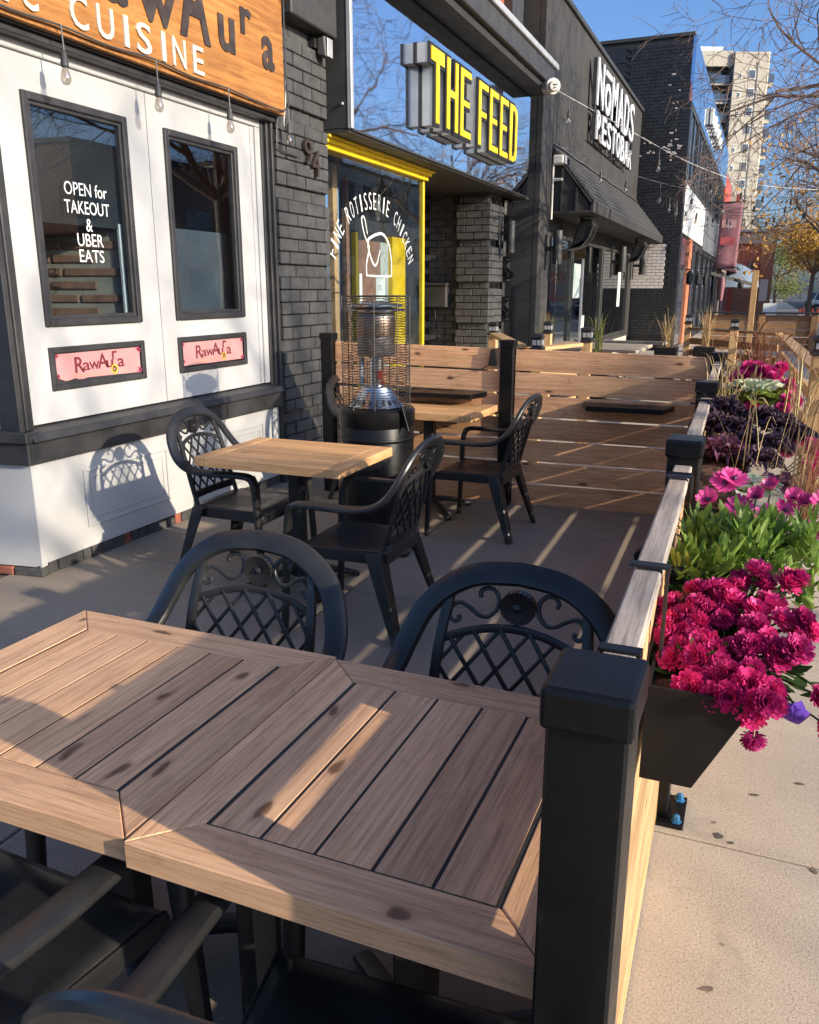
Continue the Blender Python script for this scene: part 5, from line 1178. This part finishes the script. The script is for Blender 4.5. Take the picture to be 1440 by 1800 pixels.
# kale rosettes
def kale(c, R, mat, lab, mat2=None, n=15, frill=1.0, seed=1, grp='purple kale heads', curly=False):
    t = thing('kale', lab, 'plant', c, 0, grp); rnd = random.Random(seed); cen = MB()
    for k in range(n):
        ring = k / n; a = k * 2.4 + rnd.uniform(-.3, .3); e = .05 + 1.15 * ring + rnd.uniform(-.1, .1); L = R * (1.05 - .45 * ring); m = MB(); nu, nv = 14, 7
        d = Vector((math.cos(a) * math.cos(e), math.sin(a) * math.cos(e), math.sin(e))); s = Vector((-math.sin(a), math.cos(a), 0)); u = d.cross(s) * -1
        for j in range(nv + 1):
            for i in range(nu + 1):
                v = j / nv; x = i / nu * 2 - 1; w = L * .62 * math.sin(PI * (.1 + .62 * v)); edge = max(abs(x), v) ** 2
                f = frill * edge * L * .16 * (math.sin(x * 13 + v * 11 + k) + math.sin(v * 17 - x * 7 + k * 2)) * .6 + frill * edge * L * .10 * noise.noise((x * 6 + k, v * 6, k * 1.7)) * 2
                p = d * (L * v) + s * (x * w) + u * (f + L * .22 * v * v - L * .18 * abs(x)) + d * (f * .5)
                m.v.append((c[0] + p.x, c[1] + p.y, c[2] + p.z))
        m.f = [(j * (nu + 1) + i, j * (nu + 1) + i + 1, (j + 1) * (nu + 1) + i + 1, (j + 1) * (nu + 1) + i) for j in range(nv) for i in range(nu)]
        part('leaf', m, mat2 if (mat2 and ring > .45) else mat, t, smooth=2)
    if curly:
        cu = MB()
        for i in range(520):
            a = rnd.uniform(0, 2 * PI); e = math.asin(rnd.uniform(-.2, 1)); r = R * rnd.uniform(.72, 1.0) * (.85 + .3 * noise.noise((math.cos(a) * 2 + seed, math.sin(a) * 2, e * 2)))
            d = Vector((math.cos(a) * math.cos(e), math.sin(a) * math.cos(e), math.sin(e) * .8)); p = Vector(c) + d * r; q = Vector((rnd.gauss(0, 1), rnd.gauss(0, 1), rnd.gauss(0, 1))).normalized(); u = d.cross(q).normalized(); s_ = rnd.uniform(.006, .011); w_ = d * (s_ * .8)
            cu.add([p - u * s_, p - u * s_ * .3 + w_ * 1.3 + q * .002, p + u * s_ * .5 + w_ * .5, p + u * s_ - q * .004 + w_ * 1.4, p - w_ * .6 + u * s_ * .2, p - w_ * .8 - u * s_ * .5], [(0, 1, 2, 5), (2, 3, 4, 5)])
        tag(part('frills', cu, mat, t), kind='stuff')
    return t
KALE = [(-0.111, 3.78, 1.10), (-0.151, 3.668, 1.045), (-0.065, 3.636, 1.04), (-0.085, 3.441, .985), (0.0, 3.532, 1.0), (0.045, 3.36, .965), (0.05, 3.72, 1.08), (0.115, 3.66, 1.06), (0.165, 3.62, 1.03), (0.095, 3.50, 1.0)]
kl = ('top left', 'left edge', 'upper middle', 'mauve lower left', 'centre', 'lowest front', 'upper right', 'right', 'far right', 'lower right')
for i, p in enumerate(KALE): kale(p, .085 if i != 3 else .09, 'kalepink' if i == 3 else 'kale', 'curly dark purple kale head, %s of the purple cluster' % kl[i] if i != 3 else 'curly mauve kale head at the lower left of the purple cluster', None, 13, 1.5, i, curly=True)
kale((.01, 4.22, 1.10), .17, 'kalegreen', 'large cream and lime ornamental cabbage beyond the purple kale', 'kalewhite', 24, .8, 40, 'pale ornamental cabbages')
kale((.02, 2.72, .985), .10, 'kalewhite', 'small pale dusty leaf plant behind the pink daisies', None, 13, .7, 41, 'pale ornamental cabbages')
kale((.10, 2.95, .965), .085, 'kalepink', 'low reddish leaf plant at the front of the middle flower box', None, 11, 1.0, 42, 'low leaf plants')
MUM2 = [(-0.067, 4.425, 1.248), (-0.024, 4.445, 1.259), (0.019, 4.415, 1.247), (0.056, 4.375, 1.229), (0.083, 4.315, 1.203), (0.125, 4.245, 1.175), (0.15, 4.185, 1.15), (0.156, 4.11, 1.12), (0.134, 4.065, 1.102), (0.005, 4.095, 1.107), (-0.012, 4.065, 1.094), (-0.151, 4.1, 1.101), (0.155, 3.9, 1.042), (0.178, 3.8, 1.01), (0.129, 3.75, 0.99), (0.082, 4.425, 1.253), (-0.082, 4.385, 1.229)]
m2 = thing('mum_plant', 'crimson chrysanthemum wreathed round the pale cabbage', 'plant', (.02, 4.3, .95)); st = MB()
for i, p in enumerate(MUM2):
    p = Vector(p) - Vector((0, 0, .02))
    for k in range(2):
        pp = p + Vector((random.uniform(-.03, .03), random.uniform(-.03, .03), random.uniform(-.03, .02))); o = link('flower_head', mumM[(i + k) % 4], None, m2, pp, face((random.uniform(-.3, .5), -.6, .7))); o.scale = (.85,) * 3
    st.tube([tuple(p), (p.x * .6, p.y, .96)], .002, 4)
part('stems', st, 'leafdark', m2); tag(part('foliage', leaves(MB(), (.02, 4.3, 1.02), (.15, .22, .12), 420, .05, .02, 9, .4), 'leafdark', m2), kind='stuff')
m3 = thing('mum_plant', 'small crimson chrysanthemum at the far right of the middle box', 'plant', (.19, 3.0, .95)); st = MB()
for p in ((.195, 3.0, 1.10), (.205, 3.0, 1.06), (.20, 3.02, 1.015), (.19, 2.96, 1.03), (.21, 3.04, 1.08)): o = link('flower_head', mumM[0], None, m3, p, face((.5, -.5, .6))); o.scale = (.8,) * 3; st.tube([p, (.08, 3.05, .95)], .002, 4)
part('stems', st, 'leafdark', m3)
# grasses
def grass(c, n, H, mat, lab, spread=.5, droop=.5, seed=1, w=.004, base=.03, grp='grasses', heads=0, lean=(0, 0)):
    t = thing('grass_clump', lab, 'grass', c, 0, grp); rnd = random.Random(seed); m = MB(); hd = MB()
    for i in range(n):
        a = rnd.uniform(0, 2 * PI); h = H * rnd.uniform(.5, 1.1); sp = spread * rnd.uniform(.1, 1) * h; b = Vector((c[0] + rnd.gauss(0, base), c[1] + rnd.gauss(0, base), c[2])); dx, dy = math.cos(a) + lean[0], math.sin(a) + lean[1]; dr = droop * rnd.uniform(.2, 1.2) * sp
        pts = [b, b + Vector((dx * sp * .25, dy * sp * .25, h * .45)), b + Vector((dx * sp * .62, dy * sp * .62, h * .82)), b + Vector((dx * sp, dy * sp, h - dr))]; q = bez(pts, 3); N = len(q); s = Vector((-dy, dx, 0)).normalized() * w / 2; vs = []
        for k, p in enumerate(q): f = 1 - (k / (N - 1)) ** 2 * .9; vs += [p - s * f, p + s * f]
        m.add(vs, [(2 * k, 2 * k + 1, 2 * k + 3, 2 * k + 2) for k in range(N - 1)])
        if heads and i % heads == 0: hd.tube([q[-4], q[-3], q[-2], q[-1]], [.001, w * .9, w * .9, .001], 5)
    tag(part('blades', m, mat, t), kind='stuff')
    if heads: tag(part('seed_heads', hd, mat, t), kind='stuff')
    return t
grass((.03, 4.85, .95), 170, .50, 'grassred', 'tall red fountain grass behind the pale cabbage', .8, .4, 3, .0045, .05, heads=7)
grass((-.13, 4.05, .95), 46, .40, 'grasstan', 'straw coloured grass tuft beside the cross fence corner', .55, .9, 4, .005, .025, heads=4)
grass((.15, 2.75, .95), 34, .40, 'grasstan', 'straw grass arching over the pavement from the middle flower box', .9, 1.0, 5, .0035, .03, heads=9, lean=(1.0, 0))
grass((.16, 2.35, .95), 70, .30, 'grassred', 'russet grass at the right of the pink daisies', .8, .7, 6, .0035, .02, heads=0, lean=(.9, .1))
grass((.17, 3.85, .95), 26, .46, 'grasstan', 'dry grass drooping right of the purple kale', .9, 1.1, 7, .005, .03, heads=6, lean=(.6, -.2))
grass((0, 3.3, .95), 9, .38, 'grasstan', 'few thin dry stalks in front of the purple kale', .7, 1.0, 8, .004, .08, heads=2)

# ================================================================== NEIGHBOUR'S PATIO
def wood_post(x, y, h, lab, w=.095, lamp=True):
    t = thing('lamp_post', lab, 'post', (x, y, 0), 0, 'wooden posts with solar caps')
    plank('timber', 'pine', t, (x, y, .005), (x, y, h), w, w, (0, 1, 0), .005)
    if lamp:
        part('collar', box(x - w * .62, x + w * .62, y - w * .62, y + w * .62, h - .012, h + .02), 'iron', t, .004)
        part('lantern', box(x - w * .48, x + w * .48, y - w * .48, y + w * .48, h + .0205, h + .105), 'iron', t, .006)
        for sx, sy in ((0, -1), (1, 0)):
            for k in (-.22, .22): part('lantern_pane', box(x + (sx * w * .485 - .002 if sx else k * w - w * .17), x + (sx * w * .485 + .002 if sx else k * w + w * .17), y + (sy * w * .485 - .002 if sy else k * w - w * .17), y + (sy * w * .485 + .002 if sy else k * w + w * .17), h + .04, h + .085), 'alu', t)
        part('roof', MB().hexa([(x - w * .65, y - w * .65, h + .1055), (x + w * .65, y - w * .65, h + .1055), (x + w * .65, y + w * .65, h + .1055), (x - w * .65, y + w * .65, h + .1055)], [(x - w * .4, y - w * .4, h + .14), (x + w * .4, y - w * .4, h + .14), (x + w * .4, y + w * .4, h + .14), (x - w * .4, y + w * .4, h + .14)]), 'iron', t, .004)
    return t
wood_post(-2.92, 9.6, 1.10, 'wooden post with black solar cap in front of the brick pillar'); wood_post(-1.86, 7.5, 1.08, 'wooden post with black solar cap just behind the cross fence'); wood_post(-2.50, 10.6, 1.08, 'wooden post with black solar cap near the restobar corner'); wood_post(-1.62, 8.6, 1.10, 'wooden post with black solar cap in front of the picnic table')
wood_post(.47, 7.3, 1.12, 'large wooden post with black solar cap at the right edge', .15); wood_post(-.35, 13.0, 1.06, 'thin wooden post with black solar cap in the middle distance', .11); wood_post(-1.1, 14.5, 1.08, 'slim wooden post with black solar cap by the black brick building', .10)
wood_post(-.16, 14.5, 1.9, 'tall pale post rising behind the railing', .09, False)
def railing(pts, zs, lab, mat='pine', w=.10, th=.035, topflat=True):
    a, b = Vector(pts[0]), Vector(pts[1]); t = thing('railing', lab, 'railing', ((a.x + b.x) / 2, (a.y + b.y) / 2, 0), 0, 'wooden railings of the next patio')
    for i, z in enumerate(zs):
        if i == 0 and topflat: plank('top_rail', mat, t, (a.x, a.y, z), (b.x, b.y, z), .14, .035, ((b - a).cross(Vector((0, 0, 1)))), .004)
        else: plank('rail', mat, t, (a.x, a.y, z), (b.x, b.y, z), w, th, (0, 0, 1), .004)
railing(((-2.9, 9.6, 0), (-2.05, 7.55, 0)), (1.10, .85, .55, .25), 'wooden railing running back from the cross fence to the brick pillar'); railing(((-1.95, 7.6, 0), (-1.7, 8.5, 0)), (1.07, .8, .5), 'short wooden railing between the two solar posts')
railing(((.47, 7.4, 0), (.30, 12.9, 0)), (.98, .72, .45, .2), 'wooden side railing along the pavement at the right edge'); railing(((-1.05, 14.5, 0), (.25, 13.05, 0)), (1.0, .80, .62, .44, .26), 'low wooden railing in front of the far slatted fence', 'slatwood')
railing(((.47, 7.25, 0), (1.3, 6.4, 0)), (1.0, .72, .45), 'wooden brace rail leaving the frame at the right edge')
# slatted fence further on
sf = thing('slatted_fence', 'long brown slatted fence beyond the next patio', 'fence', (0, 24, 0))
for i in range(5): cbox('slat', 'slatwood', sf, (0, 23.5, .18 + i * .18), (2.62, .03, .165), .004)
for x in (-1.33, 0, 1.22): plank('post', 'slatwood', sf, (x, 23.46, 0), (x, 23.46, 1.02), .16, .09, (1, 0, 0), .005)
part('cap', box(-1.42, 1.32, 23.38, 23.56, 1.022, 1.06), 'iron', sf)
# picnic table
pc = thing('picnic_table', 'weathered grey picnic table by the restobar window', 'table', (-2.2, 13.6, 0))
for i in range(5): plank('plank', 'greywood', pc, (-3.15, 12.9 + i * .30, .74), (-1.60, 12.55 + i * .30, .74), .285, .045, (0, 1, 0), .006)
plank('bench_plank', 'greywood', pc, (-3.0, 14.9, .74), (-1.45, 14.6, .74), .26, .045, (0, 1, 0), .006)
for x in (-2.85, -1.95): part('leg', MB().tube([(x, 12.9, .0), (x, 13.4, .71)], .04, 6), 'greywood', pc); part('leg', MB().tube([(x, 14.1, .0), (x, 13.6, .71)], .04, 6), 'greywood', pc)
# glass wind screen and grasses by the restobar
gs = thing('glass_screen', 'clear glass wind screen panel in front of the restobar window', 'screen', (-2.6, 12.6, 0)); part('pane', MB().hexa([(-3.05, 13.3, .9), (-2.55, 12.85, .9), (-2.545, 12.855, .9), (-3.045, 13.305, .9)], [(-3.05, 13.3, 2.05), (-2.55, 12.85, 2.05), (-2.545, 12.855, 2.05), (-3.045, 13.305, 2.05)]), 'glass', gs); part('post', box(-2.56, -2.53, 12.83, 12.86, 0, 2.05), 'alu', gs)
def pot(x, y, r, h, lab): t = thing('plant_pot', lab, 'pot', (x, y, 0)); part('body', MB().hexa([(x - r * .8, y - r * .8, .0), (x + r * .8, y - r * .8, .0), (x + r * .8, y + r * .8, 0), (x - r * .8, y + r * .8, 0)], [(x - r, y - r, h), (x + r, y - r, h), (x + r, y + r, h), (x - r, y + r, h)]), 'planter', t, .008); part('soil', box(x - r * .9, x + r * .9, y - r * .9, y + r * .9, h + .0002, h + .004), 'soil', t); return t
pot(-2.75, 11.6, .15, .72, 'black pot of grass beside the glass screen'); pot(-2.1, 12.0, .17, .75, 'black pot of tall grass behind the solar post'); pot(-1.55, 15.9, .2, .6, 'black pot of drooping grass past the picnic table'); pot(-.70, 12.4, .14, .84, 'black square pot of yellow grass by the railing')
grass((-2.75, 11.6, .72), 60, .55, 'grassgreen', 'feathery green grass beside the glass screen', .45, .4, 11, .009, .05); grass((-2.1, 12.0, .75), 40, .55, 'grassgreen', 'tall spiky green grass behind the solar post', .55, .3, 12, .009, .04); grass((-1.55, 15.9, .6), 50, .7, 'grasstan', 'drooping grass past the picnic table', .8, .8, 13, .008, .04); grass((-.70, 12.4, .84), 50, .55, 'grasstan', 'thin yellow grass in the square pot', .6, .6, 14, .007, .03)

# ================================================================== STREET TREES
def bare_tree(x, y, H, seed, lab, depth=5, spread=1.0, rtr=.15, leafy=None, nl=0, fork=.42, bend=.0):
    t = thing('street_tree', lab, 'tree', (x, y, 0), 0, 'street trees'); rnd = random.Random(seed); tr = MB(); br = MB(); tips = []
    def grow(p, d, L, r, lv):
        n = 5 if lv < 3 else 4; pts = [p]; rs = [r]; dd = d.copy()
        for i in range(n):
            dd = (dd + Vector((rnd.gauss(0, .17), rnd.gauss(0, .17), rnd.gauss(0, .15) + (.03 if lv < 2 else -.01 - .02 * bend)))).normalized(); pts.append(pts[-1] + dd * L / n); rs.append(r * (1 - .55 * (i + 1) / n))
        br.tube(pts, rs, 7 if lv < 2 else (5 if lv < 3 else 3)); tips.append((pts[-1], lv)); tips.append((pts[-2], lv))
        if lv >= depth: return
        for k in range(rnd.choice((3, 4, 4, 5)) if lv < min(4, depth - 1) else 3):
            f = rnd.uniform(.3, 1.0); i = min(n - 1, int(f * n)); q = pts[i].lerp(pts[i + 1], f * n - i); a = rnd.uniform(0, 2 * PI); dv = (pts[i + 1] - pts[i]).normalized(); s = dv.cross(Vector((rnd.uniform(-1, 1), rnd.uniform(-1, 1), rnd.uniform(-1, 1)))).normalized()
            nd = (dv * .75 + s * rnd.uniform(.5, .95)).normalized(); grow(q, nd, L * rnd.uniform(.5, .82), max(.0045, rs[i] * .55), lv + 1)
    tp = bez([(x, y, -.02), (x + rnd.uniform(-.05, .05), y, H * fork * .5), (x + rnd.uniform(-.1, .1), y + rnd.uniform(-.1, .1), H * fork)], 5)
    tr.tube(tp, [rtr * (1.25 if i == 0 else 1) * (1 - .3 * i / len(tp)) for i in range(len(tp))], 12); top = Vector(tp[-1])
    for k in range(5):
        a = 2 * PI * k / 5 + rnd.uniform(-.4, .4); grow(top - Vector((0, 0, rnd.uniform(0, .35))), Vector((math.cos(a) * .75 * spread, math.sin(a) * .75 * spread, .62 + rnd.uniform(-.1, .25))).normalized(), H * .34, rtr * .5, 1)
    grow(top, Vector((.05, .05, 1)), H * .34, rtr * .55, 1)
    part('trunk', tr, 'bark', t, smooth=True); part('branches', br, 'twig', t, smooth=True)
    if leafy:
        lv_ = MB()
        for i in range(nl):
            p, l = rnd.choice(tips); c = p + Vector((rnd.gauss(0, .32), rnd.gauss(0, .32), rnd.gauss(0, .28))); a = Vector((rnd.uniform(-1, 1), rnd.uniform(-1, 1), rnd.uniform(-1, 1))).normalized(); b = a.orthogonal().normalized(); s = rnd.uniform(.05, .10) * H / 6
            lv_.add([c - a * s, c - b * s * .6, c + a * s, c + b * s * .6], [(0, 1, 2, 3)])
        tag(part('crown', lv_, leafy, t), kind='stuff')
    return t
bare_tree(1.95, 13.6, 8.6, 21, 'bare street tree whose branches cross the sky at the top right', 6, 1.35, .17, fork=.38, bend=1.5)
bare_tree(15.6, 1.9, 12.5, 5, 'bare tree on the opposite pavement facing the white shop', 5, .45, .17, fork=.32)
bare_tree(2.1, 25.0, 8.0, 8, 'bare street tree further along the pavement', 5, 1.0, .15)
bare_tree(2.4, 39.0, 8.5, 9, 'thin bare tree in front of the autumn trees', 5, .8, .13, 'autumn2', 900)
bare_tree(2.6, 58, 6.6, 12, 'yellow autumn tree at the end of the street', 4, 1.1, .16, 'autumn', 5200)
bare_tree(4.2, 64, 7.0, 13, 'orange autumn tree right of the yellow one', 4, 1.1, .16, 'autumn2', 5000)
bare_tree(.9, 82, 6.5, 14, 'green and yellow tree behind the tan building', 4, 1.1, .16, 'autumn3', 5000)
bare_tree(5.5, 90, 9, 15, 'dull orange tree closing the street view', 4, 1.3, .2, 'autumn2', 5200)
bare_tree(8.5, 110, 10, 16, 'distant green tree closing the street view', 4, 1.3, .2, 'autumn3', 5200)

# ================================================================== STRING LIGHTS over the neighbour's patio
def strand(P, lab, nb, mat='wiregrey', s=1.0, drop=.12, r=.0055):
    q = bez(P, 10); t = thing('string_lights', lab, 'string lights', P[0], 0, 'bulb strings over the next patio'); part('cable', MB().tube(q, r, 5), mat, t)
    Ls = [0]
    for i in range(1, len(q)): Ls.append(Ls[-1] + (q[i] - q[i - 1]).length)
    for k in range(nb):
        w = Ls[-1] * (k + .6) / nb; i = max(j for j in range(len(q)) if Ls[j] <= w); bulb_parts(t, tuple(q[i]), drop, s)
strand([(-2.93, 12.1, 4.25), (-2.1, 13.1, 3.86), (-1.2, 14.2, 3.46), (-.3, 15.3, 3.25), (1.0, 16.5, 3.22)], 'white cable string of bulbs running out from the security camera', 10, 'wirewhite', 1.15, .16)
strand([(-3.3, 14.2, 3.86), (-2.2, 15.0, 3.45), (-1.2, 15.6, 3.22), (-.2, 16.0, 3.12), (1.0, 16.2, 3.10)], 'dark string of bulbs running out from the awning ridge', 9, 'wiregrey', 1.15, .14)
strand([(-2.2, 20, 3.6), (-1.5, 18.5, 3.22), (-.6, 17.2, 2.98), (.3, 16.4, 2.98), (1.2, 15.8, 3.1)], 'lowest dark string of bulbs crossing to the right edge', 10, 'wiregrey', 1.15, .12)
strand([(-2.1, 26, 3.9), (-1.2, 24, 3.5), (0, 22, 3.3), (1.4, 20, 3.5)], 'distant string of bulbs by the black brick building', 9, 'wiregrey', 1.3, .14)
sp_ = thing('light_pole', 'slim metal pole carrying the far ends of the bulb strings', 'pole', (1.25, 16.1, 0)); part('shaft', MB().tube([(1.25, 16.1, 0), (1.25, 16.1, 3.4)], .03, 8), 'iron', sp_); part('finial', MB().lathe([(.03, 0), (.045, .03), (.01, .09)], 10, (1.25, 16.1, 3.4)), 'iron', sp_)
# street lamp, seen mirrored in the shop glass
lm_ = thing('street_lamp', 'black lantern street lamp standing at the kerb', 'street lamp', (2.3, 21.5, 0))
part('shaft', MB().lathe([(.16, 0), (.16, .3), (.09, .45), (.06, .6), (.05, 3.3), (.08, 3.4)], 16, (2.3, 21.5, 0)), 'iron', lm_, smooth=True); part('lantern', MB().lathe([(.14, 3.41), (.28, 4.0)], 8, (2.3, 21.5, 0)), 'plastic', lm_); part('roof', MB().lathe([(.34, 4.0), (.22, 4.25), (.06, 4.35), (.02, 4.55)], 12, (2.3, 21.5, 0)), 'iron', lm_)

# ================================================================== ACROSS THE STREET (seen in the reflections)
def block(x0, x1, y0, y1, h, mat, lab, wz, rows=2, nm='street_building'):
    t = thing(nm, lab, 'building', (x0, (y0 + y1) / 2, 0)); part('wall', box(x0, x1, y0, y1, -.1, h), mat, t); part('coping', box(x0 - .08, x1, y0 - .05, y1 + .05, h + .001, h + .2), 'darkpanel', t)
    n = max(1, int((y1 - y0) / 3))
    for r in range(rows):
        for k in range(n): ya = y0 + (k + .2) * (y1 - y0) / n; part('window', box(x0 - .03, x0 - .001, ya, ya + (y1 - y0) / n * .6, wz + r * 3, wz + r * 3 + 1.7), 'darkwin', t)
    return t
M['brownbrick'] = brickmat('brown_brick', (.20, .12, .085), (.15, .09, .065), (.16, .14, .12), (1.0, .24, .085, (PI / 2, 0, PI / 2)))
block(20, 32, -30, -4, 4.2, 'tan', 'low tan building across the street, behind the camera', .9, 1); block(20, 32, 13, 27, 7.0, 'brownbrick', 'brown brick building across the street', .9); block(20, 32, 29, 46, 7.6, 'tan', 'tan two storey building across the street', .9)
pb = block(19, 32, 48, 70, 9.5, 'cream', 'pale three storey building across the street', .9, 3); part('roof_house', box(22, 28, 52, 58, 9.7, 11.8), 'tan', pb); block(20, 32, 74, 140, 7, 'redbrick', 'long red brick terrace across the street', .9)

# ================================================================== FAR STREET LIFE
def car(x, y, mat, lab, rz=0):
    t = thing('parked_car', lab, 'car', (x, y, -.13), rz, 'cars far down the street')
    part('body', MB().prism([(.35, -.86), (.35, .86), (.62, .88), (.9, .82), (.9, -.82), (.62, -.88)], 'y', -2.1, 2.1), mat, t, .06, local=True, seg=2)
    part('cabin', MB().hexa([(-.78, -1.3, .9), (.78, -1.3, .9), (.78, 1.2, .9), (-.78, 1.2, .9)], [(-.62, -.9, 1.42), (.62, -.9, 1.42), (.62, .6, 1.42), (-.62, .6, 1.42)]), 'darkwin', t, .03, local=True)
    part('roof', box(-.60, .60, -.86, .56, 1.422, 1.46), mat, t, local=True)
    for sx in (-1, 1):
        for sy in (-1.3, 1.3): w = part('wheel', MB().tube([(sx * .68, sy, .32), (sx * .88, sy, .32)], .32, 14), 'tyre', t, local=True)
        part('headlight', box(sx * .45, sx * .78, -2.14, -2.09, .62, .74), 'letterwhite', t, local=True)
    part('bumper', box(-.84, .84, -2.16, -2.101, .38, .56), 'iron', t, local=True); part('plate', box(-.25, .25, -2.18, -2.161, .42, .54), 'letterwhite', t, local=True)
car(4.6, 62, 'cardark', 'dark car parked far down the street'); car(4.9, 84, 'carwhite', 'white car parked behind the dark one'); car(5.2, 104, 'cardark', 'small dark car at the end of the street'); car(6.4, 74, 'carwhite', 'pale car waiting in the lane')
for i, (x, y) in enumerate(((2.3, 47), (2.6, 48.2), (1.7, 46), (2.0, 50))):
    t = thing('traffic_cone', ('orange traffic cone nearest the right edge', 'orange traffic cone beside the kerb', 'orange traffic cone left of the others', 'orange traffic cone behind the others')[i], 'cone', (x, y, 0), 0, 'traffic cones on the far pavement'); part('cone', MB().lathe([(.17, .04), (.03, .75)], 12, (x, y, 0)), 'conered', t); part('base', box(x - .22, x + .22, y - .22, y + .22, 0.003, .039), 'conered', t); part('band', MB().lathe([(.115, .33), (.088, .46)], 12, (x + .0, y, 0), False), 'letterwhite', t)
ab = thing('sandwich_board', 'white sandwich board on the far pavement', 'sign', (.3, 44, 0)); part('panel', MB().hexa([(.0, 43.7, .0), (.6, 43.7, .0), (.6, 43.74, 0), (0, 43.74, 0)], [(.0, 43.95, 1.0), (.6, 43.95, 1.0), (.6, 43.99, 1.0), (0, 43.99, 1.0)]), 'letterwhite', ab); part('panel', MB().hexa([(.0, 44.28, .0), (.6, 44.28, .0), (.6, 44.32, 0), (0, 44.32, 0)], [(.0, 44.0, 1.0), (.6, 44.0, 1.0), (.6, 44.04, 1.0), (0, 44.04, 1.0)]), 'letterwhite', ab)
# scattered dry leaves on the pavement
for i, (x, y) in enumerate(((.12, 2.62), (.30, 2.28), (.05, 1.75), (.26, 2.75), (.10, 3.1))):
    o = MB(); petal_strip(o, (x, y, .0035), (math.cos(i * 2), math.sin(i * 2), .02), (0, 0, 1), .028, .014, .12, 4); o = part('dry_leaf', o, 'bark', None); md = o.modifiers.new('s', 'SOLIDIFY'); md.thickness = .0006
    tag(o, ('small dry leaf beside the pavement joint', 'dry leaf at the right edge of the pavement', 'small dry leaf near the bottom of the pavement', 'dry leaf beyond the pavement joint', 'dry leaf under the middle flower box')[i], 'leaf', 'dry leaves on the pavement')
